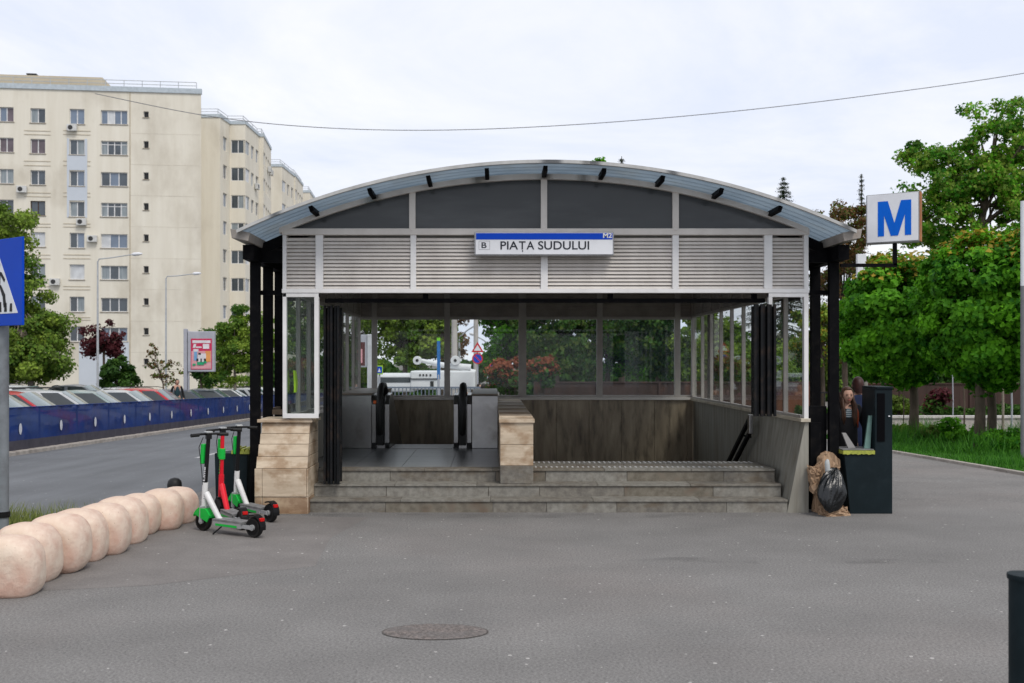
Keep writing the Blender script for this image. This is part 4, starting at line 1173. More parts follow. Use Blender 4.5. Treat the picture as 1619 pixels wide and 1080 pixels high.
    mb = MB(); mb.box(2.155, 2.17, -.26, .26, .33, .44); mb.build('number_plate', PLATE, t)
    if wag:
        mb = MB()
        for s in (-1, 1): mb.tube([(xr1+.1, s*.56, zr+.05), (xr1+.2, s*.56, zr+.09), (xf1-.3, s*.56, zr+.09), (xf1-.1, s*.56, zr+.05)], .015, 6)
        mb.build('roof_rail', BLK, t)
    CARS[key] = t
    return t
row = [(27.2, 'green', 1, 'grey green car at the left end of the front row, behind the crossing sign pole'), (30.2, 'red', 0, 'bright red car near the left end of the front row'),
       (32.7, 'silver', 1, 'silver estate car directly right of the bright red one'), (35.3, 'green', 0, 'grey green hatchback between two silver cars'),
       (38.6, 'silver', 0, 'silver saloon left of the second red car'), (42.0, 'red', 1, 'red estate car in the middle of the front row'),
       (45.2, 'dark', 0, 'dark blue car directly behind the red estate'), (49.0, 'grey', 0, 'mid grey car between the dark blue and the white one'),
       (54.2, 'white', 0, 'white car in the front row just left of the black station columns'), (58.4, 'silver', 1, 'silver car seen between the black station columns'),
       (63, 'white', 1, 'white van-like car seen past the station pedestal')]
for y, p, k, lb in row:
    car(lb, p, (-14.25+rng.uniform(-.35, .25), y, gz(y)), rng.uniform(-4, 15), k)
for y, x, p, k, lb in ((35, -20.8, 'orange', 1, 'orange car behind the front row at the far left'), (43, -20.4, 'white', 1, 'white estate in the back row behind the silver cars'),
                      (56, -20.8, 'white', 0, 'white saloon in the back row near the lamp post'), (49.5, -20.6, 'grey', 0, 'grey car in the back row')):
    car(lb, p, (x, y, gz(y)+.12), rng.uniform(0, 12), k, 'back row of parked cars')

# ------------------------------------------------------------------ street lamps, billboard, cables
LAMPM = M('lamp_post_metal', (.45, .47, .49), (.36, .38, .40), rough=.45, scale=4)
def lamp(label, px, Y, ptop, armpx, armpy, r=.07, base=None):
    X = PX(px, Y); g = gz(Y); zt = PZ(ptop, Y)-g
    t = thing('street_lamp', label, 'street lamp', (X, Y, g), 0, 'street lamps')
    ax = PX(armpx, Y)-X; az = PZ(armpy, Y)-g
    mb = MB(); mb.lathe([(r*2, 0), (r*2, .1), (r*1.2, .14), (r*1.1, 1.0), (r, 1.05), (r*.6, zt)], 12); mb.build('pole', LAMPM, t, smooth=True)
    s = 1 if ax > 0 else -1
    mb = MB(); mb.tube([(0, 0, zt-.05), (.0+s*.08, 0, zt+.12), (ax*.3, 0, zt+(az-zt)*.45), (ax*.8, 0, zt+(az-zt)*.9)], [r*.55, r*.5, r*.45, r*.4], 8); mb.build('arm', LAMPM, t, smooth=True)
    mb = MB(); a = Vector((ax*.76, 0, zt+(az-zt)*.88)); b = Vector((ax, 0, az)); c_ = (a+b)/2
    mb.tube([a, a+(b-a)*.2, a+(b-a)*.7, b], [.04, .10, .09, .03], 10); mb.build('lamp_head', SIGNW, t, smooth=True)
    return t
lamp('tall grey street lamp in front of the flats, left of the pair', 154.5, 55, 413, 225, 401)
lamp('grey street lamp right of the first, near the poster panel', 262.5, 62, 440, 318, 432)
ltr = lamp('grey street lamp seen through the back windows of the station', 726, 55, 535, 768, 507, .09)
lamp('grey street lamp with a short bright head, far right in the back window', 772, 60, 545, 742, 527, .09)
CABM = M('cable_black', (.22, .22, .23), rough=.7)
def cable(label, pts, Y, r):
    P_ = [(PX(a, Y), Y, PZ(b, Y)) for a, b in pts]
    cu = []
    for i in range(len(P_)-1):     # Catmull-Rom
        p0, p1, p2, p3 = [Vector(P_[max(0, min(len(P_)-1, i+k))]) for k in (-1, 0, 1, 2)]
        for k in range(8):
            u = k/8; cu.append(.5*((2*p1)+(p2-p0)*u+(2*p0-5*p1+4*p2-p3)*u*u+(3*p1-p0-3*p2+p3)*u**3))
    cu.append(Vector(P_[-1]))
    mb = MB(); mb.tube(cu, r, 6); o = mb.build('overhead_cable', CABM, smooth='all'); tag(o, label, 'cable')
cable('thin overhead cable sagging across the sky above the station roof', [(150, 148), (320, 182), (480, 200), (660, 206), (860, 200), (1100, 182), (1350, 154), (1630, 114), (1900, 60)], 48, .019)

X = PX(320, 47); g = gz(47); kb = F/47
bl = thing('billboard', 'grey poster panel with a pink and white poster on a side post', 'billboard', (PX(297, 47), 47, g))
BO2 = (PX(297, 47), 47, g)
bxp = lambda p: PX(p, 47); bzp = lambda p: PZ(p, 47)
GP = M('panel_grey', (.40, .41, .45), (.33, .34, .38), rough=.4, scale=3)
mb = MB(); mb.box(bxp(291), bxp(296.5), 46.9, 47.1, g, bzp(520)); mb.box(bxp(297.3), bxp(299.5), 46.95, 47.05, g, bzp(523)); mb.build('side_post', GP, bl, off=BO2, bevel=.02)
mb = MB(); mb.box(bxp(297.5), bxp(340), 46.9, 47.15, bzp(588), bzp(524)); mb.build('case', GP, bl, off=BO2, bevel=.03)
PK = M('poster_pink', (.58, .03, .10), (.48, .02, .08), rough=.5, scale=2); PW = M('poster_white', (.72, .70, .72), rough=.5); PG = M('poster_green', (.02, .35, .16), rough=.5)
PO = M('poster_orange', (.75, .33, .10), rough=.5); PB = M('poster_blue', (.18, .38, .62), rough=.5); PLP = M('poster_pale_pink', (.70, .35, .38), rough=.5)
PM = [PK, PW, PG, PO, PB, PLP, SK]
mb = MB(); mb.box(bxp(303), bxp(336), 46.88, 46.895, bzp(584), bzp(535.5))
yy = 46.876
def pr(x0, x1, y0, y1, c, skew=0):
    global yy
    mb.cur = c; mb.prism([(bxp(x0), bzp(y1)), (bxp(x1), bzp(y1)), (bxp(x1)+skew, bzp(y0)), (bxp(x0)+skew, bzp(y0))], 'y', yy, yy+.002); yy -= .0025
pr(304, 335, 555, 583, 5); pr(305.5, 334, 538.2, 542.5, 1); pr(306, 310, 544, 550, 1, .05); pr(311, 320, 548, 550.2, 1); pr(322, 332, 544, 551.5, 1); pr(307, 315, 552, 556, 1)
pr(308, 313, 556, 570, 4); pr(326, 334, 555, 572, 3); pr(314, 327, 559, 572, 1); pr(315, 319, 558, 561, 6); pr(312, 315, 567, 571, 6); pr(324, 327, 567, 572, 6); pr(318.5, 320.5, 567, 573, 6)
pr(306, 311, 575, 578, 2); pr(313, 324, 572.5, 577, 2); pr(324, 328, 571, 574.5, 2)
mb.build('poster', PM, bl, off=BO2, weld=False, fixn=False)

# ------------------------------------------------------------------ blocks of flats
CREAM = M('cream_render', (.74, .70, .605), (.66, .615, .515), rough=.9, scale=.9, stretch=(1.6, 1.6, .12), lo=.3, hi=.7, stain=(.42, .37, .29), sscale=.22, sstretch=(1, 1, .6), slo=.52, shi=.72, sfac=.6)
CREAM2 = M('cream_render_shabby', (.57, .505, .38), (.50, .44, .33), rough=.9, scale=.15, stain=(.42, .36, .27), sscale=.3, sfac=.5)
PALEB = M('pale_blue_render', (.55, .59, .64), (.50, .54, .59), rough=.9, scale=.3)
FLASH = M('roof_flashing', (.48, .54, .58), rough=.5)
WGL = [M('window_glass_dark', (.07, .09, .11), (.04, .05, .06), rough=.08, scale=.6, spec=.8), M('window_glass_blue', (.17, .22, .30), (.12, .16, .22), rough=.08, scale=.4, spec=.9),
       M('window_curtain', (.30, .34, .36), (.20, .23, .25), rough=.3, scale=2, stretch=(4, 4, .3)), M('window_plum', (.16, .13, .15), (.11, .09, .10), rough=.2, scale=1), M('window_blind', (.62, .64, .66), rough=.4, scale=2), M('stair_window_dark', (.02, .02, .02), rough=.3)]
WFR = M('window_frame_white', (.72, .72, .72), rough=.5)
WFD = M('window_frame_brown', (.06, .035, .025), rough=.5)
SILLM = M('window_ledge', (.36, .31, .24), rough=.8)
ACM = M('air_conditioner_case', (.62, .62, .60), rough=.5)
FANM = M('air_conditioner_fan', (.04, .04, .04), rough=.5)
class Facade:
    """a vertical wall from O along U (unit, horizontal) with true openings"""
    def __init__(s, O, U, L, z0, z1):
        s.O = Vector(O); s.U = Vector(U).normalized(); s.N = s.U.cross(Vector((0, 0, 1))).normalized(); s.L = L; s.z0 = z0; s.z1 = z1; s.h = []
    def P(s, u, d, z): q = s.O+s.U*u+s.N*d; return (q.x, q.y, z)
    def wall(s, mb, depth=.22):
        us = sorted({0, s.L, *[v for h in s.h for v in h[:2]]}); zs = sorted({s.z0, s.z1, *[v for h in s.h for v in h[2:4]]})
        for a, b in zip(us, us[1:]):
            for c, d in zip(zs, zs[1:]):
                m, n = (a+b)/2, (c+d)/2
                if any(h[0] < m < h[1] and h[2] < n < h[3] for h in s.h): continue
                mb.quad(s.P(a, 0, c), s.P(b, 0, c), s.P(b, 0, d), s.P(a, 0, d))
        for a, b, c, d in s.h:
            D = -depth
            mb.quad(s.P(a, 0, c), s.P(b, 0, c), s.P(b, D, c), s.P(a, D, c)); mb.quad(s.P(a, D, d), s.P(b, D, d), s.P(b, 0, d), s.P(a, 0, d))
            mb.quad(s.P(a, 0, c), s.P(a, D, c), s.P(a, D, d), s.P(a, 0, d)); mb.quad(s.P(b, D, c), s.P(b, 0, c), s.P(b, 0, d), s.P(b, D, d))
            mb.quad(s.P(a, D, c), s.P(b, D, c), s.P(b, D, d), s.P(a, D, d))
    def bx(s, mb, a, b, d0, d1, c, d):
        mb.hexa([s.P(a, d1, c), s.P(b, d1, c), s.P(b, d0, c), s.P(a, d0, c), s.P(a, d1, d), s.P(b, d1, d), s.P(b, d0, d), s.P(a, d0, d)])
    def window(s, parent, off, a, b, c, d, panes, gl, fmat=WFR, depth=.22, top=0, ledge=True, t=.06):
        s.h.append((a, b, c, d)); D0 = -depth+.02; D1 = -depth+.08
        mb = MB()
        s.bx(mb, a, a+t, D0, D1, c, d); s.bx(mb, b-t, b, D0, D1, c, d); s.bx(mb, a+t, b-t, D0, D1, c, c+t); s.bx(mb, a+t, b-t, D0, D1, d-t, d)
        for i in range(1, panes):
            u = a+(b-a)*i/panes; s.bx(mb, u-t*.7, u+t*.7, D0, D1, c+t, d-t)
        if top: s.bx(mb, a+t, b-t, D0, D1+.005, d-top, d-top+t)
        if ledge: mb.cur = 1; s.bx(mb, a-.08, b+.08, -.04, .07, c-.06, c-.005)
        f = mb.build('window', [fmat, SILLM], parent, off=off)
        mb = MB(); mats = []
        for i in range(panes):
            ua, ub = a+(b-a)*i/panes, a+(b-a)*(i+1)/panes; mb.cur = i; mats.append(gl[i % len(gl)])
            s.bx(mb, ua, ub, D0+.02, D0+.03, c+.02, d-.02)
        mb.build('pane', mats, f, off=off)
    def ac(s, parent, off, u, z):
        mb = MB(); s.bx(mb, u-.42, u+.42, .08, .40, z-.30, z+.30); a = mb.build('air_conditioner', ACM, parent, off=off, bevel=.03)
        mb = MB(); n = 16; c = s.P(u-.1, .41, z)
        pts = [Vector(s.P(u-.1+.21*math.cos(2*PI*j/n), .41, z+.21*math.sin(2*PI*j/n))) for j in range(n)]
        mb.poly(pts); mb.build('fan', FANM, a, off=off, fixn=False)

# building A: nearly frontal facade
XA1, YA1 = PX(318, 89.5), 89.5
XA0, YA0 = PX(-75, 87.1), 87.1
U = Vector((XA1-XA0, YA1-YA0, 0)); LA = U.length; U.normalize()
AO = (XA0, YA0, gz(87))
bA = thing('apartment_block', 'nearest cream block of flats, facing the camera, with four columns of windows', 'apartment building', AO)
fa = Facade((XA0, YA0, 0), U, LA, gz(87)-.5, 26.35)
def uA(px):      # where the line of sight through px meets the facade
    dx_ = (px-VX)/F; # X = dx*Y
    o, u = fa.O, fa.U; t = (dx_*o.y-o.x)/(u.x-dx_*u.y); return t
def zA(py, px=150):
    t = uA(px); Y = fa.O.y+fa.U.y*t; return PZ(py, Y)
rows = [183, 231.5, 281, 329.5, 379, 429, 480, 527]
rg = random.Random(11)
G = WGL
def winA(x0, x1, y0, y1, panes, gl, **k):
    fa.window(bA, AO, uA(x0), uA(x1), zA(y1, x0), zA(y0, x0), panes, gl, **k)
cols0 = [[G[1], G[3]], [G[3], G[3]], [G[2], G[2]], [G[0]], [G[4]], [G[0], G[1]], [G[0], G[2]], [G[0], G[0]]]
cols1 = [[G[2], G[0]], [G[3], G[3]], [G[0], G[0]], [G[0], G[0]], [G[4], G[4]], [G[0], G[2]], [G[2], G[0]], [G[1], G[0]]]
cols2 = [[G[1], G[1]], [G[0], G[2]], [G[0], G[1]], [G[2], G[0]], [G[0], G[1]], [G[4]], [G[0], G[2]], [G[0], G[0]]]
cols3 = [[G[1], G[4], G[1], G[1]], [G[2], G[0], G[0], G[2]], [G[0], G[1], G[0]], [G[2], G[0], G[0], G[2]], [G[4], G[1], G[1]], [G[2], G[0], G[2]], [G[0], G[0], G[0]], [G[1], G[0], G[1]]]
for i, y in enumerate(rows):
    winA(-33, -9, y-13, y+11, 2, [G[rg.choice((0, 1, 2, 3))], G[0]])
    winA(-1, 21.5, y-14, y+9, 2, cols0[i])
    winA(48, 71.5, y-12, y+11, 2 if i != 3 else 2, cols1[i], fmat=WFD if i == 3 else WFR)
    winA(110, 133.5, y-11, y+13, 1 if i == 5 else 2, cols2[i])
    winA(159.5, 201.5, y-9+(0 if i else 0), y+13 if i % 2 == 0 else y+13, len(cols3[i]), cols3[i], top=.35 if i in (1, 3) else 0)
    winA(227, 235, y-8.5 if i else y-7, y+2.5, 1, [WGL[5]], t=.03)
winA(227, 235, 567, 577, 1, [WGL[5]], t=.03)
mb = MB(); fa.wall(mb)
# thickness: back and sides (the right side recedes along the neighbour)
bk0 = (XA0-1.5, YA0+11); bk1 = (PX(318, 89.5)-2.6, YA1+7.4)
for p, q in (((XA0, YA0), bk0), (bk0, bk1), (bk1, (XA1, YA1))):
    mb.quad((p[0], p[1], gz(87)-.5), (q[0], q[1], gz(87)-.5), (q[0], q[1], 26.35), (p[0], p[1], 26.35))
mb.poly([(XA0, YA0, 26.3), (XA1, YA1, 26.3), (bk1[0], bk1[1], 26.3), (bk0[0], bk0[1], 26.3)])
mb.build('wall', CREAM, bA, off=AO, fixn=False)
# the blind right-hand part of the front is set 25 cm forward of nothing; a groove marks it
mb = MB()
fa.bx(mb, uA(205), uA(206.2), .0, .05, gz(87), 26.3)
for y in (207, 213, 255, 262, 305, 311, 354, 359, 403, 409, 453, 458, 502, 506):
    fa.bx(mb, uA(38), uA(80), .0, .03, zA(y+.5, 60), zA(y-.5, 60))
    fa.bx(mb, uA(100), uA(143), .0, .03, zA(y+.5, 120), zA(y-.5, 120))
mb.build('string_course', M('weathered_moulding', (.40, .345, .26), (.5, .44, .33), rough=.9, scale=2), bA, off=AO)
mb = MB()
for a, b, c, d in ((106, 109.6, 219, 344), (134, 138, 219, 344), (109.6, 134, 245, 269), (109.6, 134, 295, 317)):
    fa.bx(mb, uA(a), uA(b), .0, .035, zA(d, 120), zA(c, 120))
mb.build('blue_panel', PALEB, bA, off=AO); mb = MB()
fa.bx(mb, uA(125), uA(204), .0, .04, gz(87), zA(541, 150))
mb.build('blue_panel', PALEB, bA, off=AO)
mb = MB()
for y in (212, 261, 310, 359, 409, 458, 508, 557): fa.bx(mb, uA(206.4), LA-.02, .0, .008, zA(y, 260)-.018, zA(y, 260)+.018)
mb.build('panel_joint', M('panel_joint_filler', (.50, .46, .385), (.66, .61, .51), rough=.9, scale=.5), bA, off=AO)
mb = MB(); fa.bx(mb, -.1, LA+.05, -.2, .12, 26.3, 26.75); mb.build('parapet', FLASH, bA, off=AO)
mb = MB(); fa.bx(mb, uA(-60), uA(158), -4.5, -.8, 27.0, 27.75); mb.cur = 1; fa.bx(mb, uA(-55), uA(157), -4.3, -1., 26.75, 27.0); mb.cur = 2; fa.bx(mb, uA(34), uA(46), -2.2, -1.6, 27.75, 28.0); fa.bx(mb, uA(32), uA(48), -2.3, -1.5, 28.0, 28.12)
mb.build('roof_house', [CREAM2, BLK, FANM], bA, off=AO)
mb = MB()
def railing(mb, pts, z, h=.62, n=7):
    for p, q in zip(pts, pts[1:]):
        p = Vector((*p, 0)); q = Vector((*q, 0))
        for hh in (h, h*.55): mb.bar((p.x, p.y, z+hh), (q.x, q.y, z+hh), .05, .05)
        for i in range(n+1):
            r = p+(q-p)*i/n; mb.bar((r.x, r.y, z), (r.x, r.y, z+h), .05, .05)
q0_ = fa.P(uA(-70), -.2, 0); q1_ = fa.P(uA(310), -.2, 0)
railing(mb, [q0_[:2], q1_[:2]], 26.7, .68, 13)
mb.build('roof_railing', LAMPM, bA, off=AO)
for px, py in ((115, 203), (130, 351.5), (147, 378), (36, 300), (88, 446)): fa.ac(bA, AO, uA(px), zA(py, px))

def slab_block(name_label, ynear, yfar, xr0, xr1, ztop, steps, nfl, seed, w=9):
    """a block running away from the camera: steps = [(y, x)] outline of the right side"""
    g = gz(ynear); off = (xr0, ynear, g)
    t = thing('apartment_block', name_label, 'apartment building', off)
    rg = random.Random(seed); fh = 2.8
    wallmb = MB(); lft = xr0-w
    pts = [(lft, ynear)]+steps
    zb = gz(ynear)-1.0
    for i in range(len(pts)-1):
        p, q = Vector((*pts[i], 0)), Vector((*pts[i+1], 0))
        L_ = (q-p).length
        f = Facade(p, q-p, L_, zb, ztop)
        front = abs((q-p).y) < .5*abs((q-p).x)
        for k in range(nfl):
            zc = ztop-2.35-k*fh
            if zc < g+1.5: break
            if front:
                if i > 0 and L_ > 1.:
                    f.window(t, off, .12, L_-.04, zc-.6, zc+.75, 2, [G[rg.choice((0, 0, 2))] for _ in range(2)], depth=.15, ledge=False)
            else:
                n = max(1, int(L_/1.65))
                for j in range(n):
                    u = L_*(j+.5)/n; 
                    bal = (j == 0 and L_ > 5)
                    hw = .55 if not bal else L_*.5/n-.05
                    if bal: f.window(t, off, .04, L_/n-.25, zc-.6, zc+.75, 2, [G[rg.choice((1, 4, 2, 4))] for _ in range(2)], depth=.15, ledge=False)
                    else: f.window(t, off, u-hw, u+hw, zc-.65, zc+.7, 2, [G[rg.choice((0, 1, 2, 0))]], depth=.2, ledge=False)
                    if not bal and rg.random() < .22 and u+1.6 < L_: f.ac(t, off, u+hw+.5, zc-.5)
        f.wall(wallmb, .2)
        mb = MB(); f.bx(mb, 0, L_, -.15, .08, ztop-.02, ztop+.32); mb.build('parapet', FLASH, t, off=off)
    e = pts[-1]; bl = (lft-1, e[1])
    wallmb.quad((e[0], e[1], zb), (bl[0], bl[1], zb), (bl[0], bl[1], ztop), (e[0], e[1], ztop))
    wallmb.quad((bl[0], bl[1], zb), (pts[0][0], pts[0][1], zb), (pts[0][0], pts[0][1], ztop), (bl[0], bl[1], ztop))
    wallmb.poly([(p[0], p[1], ztop-.03) for p in pts]+[(bl[0], bl[1], ztop-.03)])
    wallmb.build('wall', CREAM, t, off=off, fixn=False)
    mb = MB()
    rp = [(p[0]-.3, p[1]+.3) for p in pts]
    for i in range(len(rp)-1): railing(mb, [rp[i], rp[i+1]], ztop+.3, .6, max(1, int((Vector(rp[i])-Vector(rp[i+1])).length/1.6)))
    mb.build('roof_railing', LAMPM, t, off=off)
    return t
slab_block('second cream block, stepping away behind the nearest one', 97.2, 112, PX(348, 97.2), 0, 26.1,
           [(PX(348, 97.2), 97.2), (PX(363.5, 100), 100.0), (PX(388, 100), 100.0), (PX(410, 105.5), 105.5), (PX(413, 105.5)+.25, 105.5), (PX(428.5, 112.3), 112.3)], 8, 5, 5)
slab_block('third cream block, shorter looking, beyond the second', 119.7, 134, PX(446, 119.7), 0, 25.7,
           [(PX(446, 119.7), 119.7), (PX(465, 126), 126), (PX(467, 126), 126), (PX(479, 133), 133)], 8, 7, 12)
slab_block('farthest cream block, only its top corner showing over the station roof', 138, 150, PX(490, 138), 0, 25.7,
           [(PX(490, 138), 138), (PX(504, 150), 150)], 8, 9, 12)

# ------------------------------------------------------------------ trees
BARK = M('bark', (.13, .10, .075), (.07, .055, .042), rough=.95, scale=9, stretch=(1, 1, .25), bump=.5, bscale=20)
BARKP = M('pale_bark', (.32, .27, .22), (.2, .17, .14), rough=.95, scale=9, stretch=(1, 1, .25), bump=.4)
def leafmat(n, c1, c2, tr=.35, spec=.15):
    return M(n, c1, c2, rough=.55, scale=.55, attr=True, spec=spec, transl=tr)
LF = {'spring': leafmat('leaf_spring', (.27, .38, .05), (.06, .15, .02)), 'maple': leafmat('leaf_maple', (.17, .46, .022), (.018, .12, .007), .45),
      'deep': leafmat('leaf_deep', (.09, .19, .03), (.016, .055, .010)), 'red': leafmat('leaf_red', (.13, .03, .035), (.05, .012, .016)),
      'brown': leafmat('leaf_brown', (.22, .12, .045), (.10, .06, .025)), 'orange': leafmat('leaf_orange', (.42, .15, .07), (.20, .06, .03)),
      'olive': leafmat('leaf_olive', (.16, .22, .04), (.06, .10, .02)), 'gold': leafmat('leaf_gold', (.45, .33, .04), (.28, .22, .03)), 'conifer': leafmat('needle', (.035, .07, .03), (.012, .03, .014), .1)}
def leaves(C_, Nn, size, rg, jit=.6, fold=.18, wide=.5):
    """4-vertex folded leaves; C_ (n,3) centres, Nn (n,3) facing"""
    n = len(C_)
    Nn = Nn + rg.normal(0, jit, (n, 3)); Nn /= np.linalg.norm(Nn, axis=1)[:, None]+1e-9
    t = rg.normal(0, 1, (n, 3)); t[:, 2] -= 1.0
    t -= (t*Nn).sum(1)[:, None]*Nn; t /= np.linalg.norm(t, axis=1)[:, None]+1e-9
    b = np.cross(Nn, t); s = (size*rg.uniform(.6, 1.25, n))[:, None]
    V = np.empty((n, 6, 3))
    V[:, 0] = C_-t*s*.5
    V[:, 1] = C_-t*s*.12+b*s*wide+Nn*s*fold
    V[:, 2] = C_+t*s*.12+b*s*wide*.55+Nn*s*fold*.4
    V[:, 3] = C_+t*s*.55-Nn*s*.08
    V[:, 4] = C_+t*s*.12-b*s*wide*.55+Nn*s*fold*.4
    V[:, 5] = C_-t*s*.12-b*s*wide+Nn*s*fold
    f = np.arange(n)[:, None]*6
    Fc = np.concatenate([f+[0, 1, 2, 3], f+[0, 3, 4, 5]], 0)
    return V.reshape(-1, 3), Fc, n
def leaf_obj(name, V, Fc, tint, mats, parent=None, mi=None):
    me = fast_mesh(name, V, Fc); set_tint(me, tint)
    for m in mats: me.materials.append(m)
    if mi is not None: me.polygons.foreach_set('material_index', mi)
    o = bpy.data.objects.new(name, me); COL.objects.link(o)
    if parent: o.parent = parent
    return o
def tree(name, label, loc, H, blobs, leaf, leafsize, nper, mat, trunk_r=.12, seed=1, group=None, bark=BARK, clump=.5, shell=.55, trunk_h=None, accent=None, acc_fn=None, jit=.7, cat='tree', lean=(0, 0), inner=0):
    """blobs: [(dx,dy,z,rx,ry,rz,nclumps)] – crown volumes filled with leaf clumps"""
    rg = np.random.default_rng(seed)
    t = thing(name, label, cat, loc, 0, group)
    cl = []
    for (dx_, dy_, z, rx, ry, rz, nc) in blobs:
        d = rg.normal(0, 1, (nc, 3)); d /= np.linalg.norm(d, axis=1)[:, None]
        r = shell+(1-shell)*rg.random(nc); r *= 1+rg.normal(0, .06, nc)
        cl.append(np.stack([dx_+d[:, 0]*rx*r, dy_+d[:, 1]*ry*r, z+d[:, 2]*rz*r, d[:, 0], d[:, 1], d[:, 2]], 1))
    cl = np.concatenate(cl)
    tw = trunk_h or min(b[2]-b[5]*.5 for b in blobs)
    mb = MB()
    top = max(b[2] for b in blobs)
    c0 = blobs[0]
    pts = [Vector((0, 0, -.05)), Vector((lean[0]*.3+.03, lean[1]*.3, tw*.5)), Vector((lean[0], lean[1], tw)), Vector(((lean[0]+c0[0])/2, (lean[1]+c0[1])/2, (tw+top)/2)), Vector((c0[0], c0[1], top))]
    mb.tube(pts, [trunk_r*1.35, trunk_r*1.02, trunk_r*.85, trunk_r*.5, trunk_r*.12], 10)
    idx = rg.permutation(len(cl))[:min(len(cl), 46)]
    for i in idx:
        e = Vector(cl[i][:3]); k = rg.uniform(.0, .8); s = pts[2].lerp(pts[4], k*.8) if k < .8 else pts[2]
        m_ = (s+e)/2+Vector((rg.normal(0, .08)*H*.1, rg.normal(0, .08)*H*.1, H*.02))
        mb.tube([s, m_, e], [trunk_r*.34*(1-k*.5), trunk_r*.2, trunk_r*.05], 5, cap=False)
    mb.build('trunk', bark, t, smooth='all', fixn=False)
    C_ = []; Nn = []; tn = []
    for c in cl:
        n = int(nper*rg.uniform(.5, 1.4)); cr = clump*rg.uniform(.55, 1.25)
        d = rg.normal(0, 1, (n, 3)); d /= np.linalg.norm(d, axis=1)[:, None]; r = rg.random(n)**.5
        p = c[:3]+d*(r*cr)[:, None]*np.array([1, 1, .75])
        C_.append(p); Nn.append(np.array(c[3:])*.8+d*.5+np.array([0, 0, .35])); tn.append(np.clip(rg.normal(.5, .2)+rg.normal(0, .17, n), 0, 1))
    C_ = np.concatenate(C_); Nn = np.concatenate(Nn); tn = np.concatenate(tn)
    V, Fc, n = leaves(C_, Nn, leafsize, rg, jit)
    mi = None
    if accent is not None:
        a = acc_fn(C_, rg).astype(np.int32); mi = np.concatenate([a, a])
    leaf_obj('crown', V, Fc, np.repeat(tn, 6), [LF[mat]]+([LF[accent]] if accent else []), t, mi)
    return t
def at(px, Y): return (PX(px, Y), Y, gz(Y))
def H_(py, Y): return PZ(py, Y)-gz(Y)     # height above the ground there
def Wd(p, Y): return p*Y/F

# left: big spring tree behind the crossing sign (two stems' worth of crown)
Y = 47
tree('leafy_tree', 'yellow green tree at the left edge behind the crossing sign', at(48, Y), 10, [
    (Wd(-38, Y), 0, H_(372, Y), 1.25, 1.3, 2.0, 26), (Wd(-20, Y), .2, H_(460, Y), 1.5, 1.4, 1.9, 34), (Wd(2, Y), 0, H_(532, Y), 1.9, 1.6, 1.4, 52), (Wd(8, Y), -.5, H_(575, Y), 2.0, 1.6, .9, 40), (Wd(-45, Y), -.5, H_(575, Y), 2.2, 1.6, .9, 40), (Wd(-58, Y), 0, H_(480, Y), 1.7, 1.6, 3.0, 56)],
    None, .145, 260, 'spring', .14, 21, None, BARKP, .55, .35, accent='olive', acc_fn=lambda C, r: r.random(len(C)) < .3)
Y = 66
tree('plum_tree', 'dark red leaved tree in front of the flats', at(164, Y), 5, [(0, 0, H_(540, Y), 1.7, 1.4, 1.35, 40), (Wd(18, Y), 0, H_(548, Y), 1., 1., .8, 12)], None, .20, 62, 'red', .09, 5, None, BARK, .45, .2)
Y = 60
tree('bushy_tree', 'dark green bushy tree low in front of the flats beside the lamp post', at(184, Y), 3, [(0, 0, H_(590, Y), 1.2, 1.1, 1.25, 30), (.4, 0, H_(606, Y), 1.4, 1.1, .7, 20)], None, .18, 110, 'deep', .07, 8, None, BARK, .4, .3)
Y = 58
tree('sparse_tree', 'almost bare young tree with brown green leaves near the poster panel', at(258, Y), 4, [(Wd(-14, Y), 0, H_(566, Y), .75, .6, .85, 12), (Wd(12, Y), 0, H_(585, Y), .8, .6, .8, 12), (0, 0, H_(600, Y), .9, .6, .5, 9)], None, .15, 16, 'brown', .05, 9, None, BARK, .3, .5, accent='olive', acc_fn=lambda C, r: r.random(len(C)) < .5)
Y = 54
tree('leafy_tree', 'light green tree just left of the black station columns', at(371, Y), 5, [(0, 0, H_(515, Y), 1.1, 1.0, 1.2, 22), (Wd(-16, Y), 0, H_(545, Y), 1.0, 1.0, 1.3, 24), (Wd(14, Y), 0, H_(545, Y), 1.1, 1., 1.5, 28), (Wd(0, Y), 0, H_(578, Y), 1.5, 1., .8, 22), (Wd(48, Y), 0, H_(540, Y), 1.5, 1., 1.9, 40)], None, .14, 150, 'spring', .08, 12, None, BARKP, .42, .35)
Y = 62
tree('leafy_tree', 'dark green tree behind the poster panel', at(318, Y), 4, [(Wd(-2, Y), 0, H_(550, Y), .9, .9, 1.6, 24), (Wd(12, Y), 0, H_(590, Y), 1.4, .9, .9, 24)], None, .17, 90, 'deep', .08, 13, None, BARK, .42, .3)
def hedge(label, x0, x1, y0, y1, z0, z1, mat, seed, n=9000, ls=.12, name='hedge'):
    rg = np.random.default_rng(seed)
    c = rg.random((n, 3)); f = rg.integers(0, 3, n); Nn = np.zeros((n, 3))
    for i in range(3):
        m = f == i; hi = rg.random(n) < (.95 if i == 2 else .5); c[m, i] = np.where(hi[m], 1, 0); Nn[m, i] = np.where(hi[m], 1, -1)
    P_ = np.array([x0, y0, z0])+c*np.array([x1-x0, y1-y0, z1-z0])
    P_ += rg.normal(0, .05, (n, 3)); P_[:, 2] += .12*np.sin(P_[:, 0]*2.3+seed)*np.sin(P_[:, 1]*1.9)
    V, Fc, k = leaves(P_, Nn, ls, rg, .7)
    o = leaf_obj(name, V, Fc, np.repeat(np.clip(rg.normal(.5, .25, n), 0, 1), 6), [LF[mat]]); return tag(o, label, 'hedge')
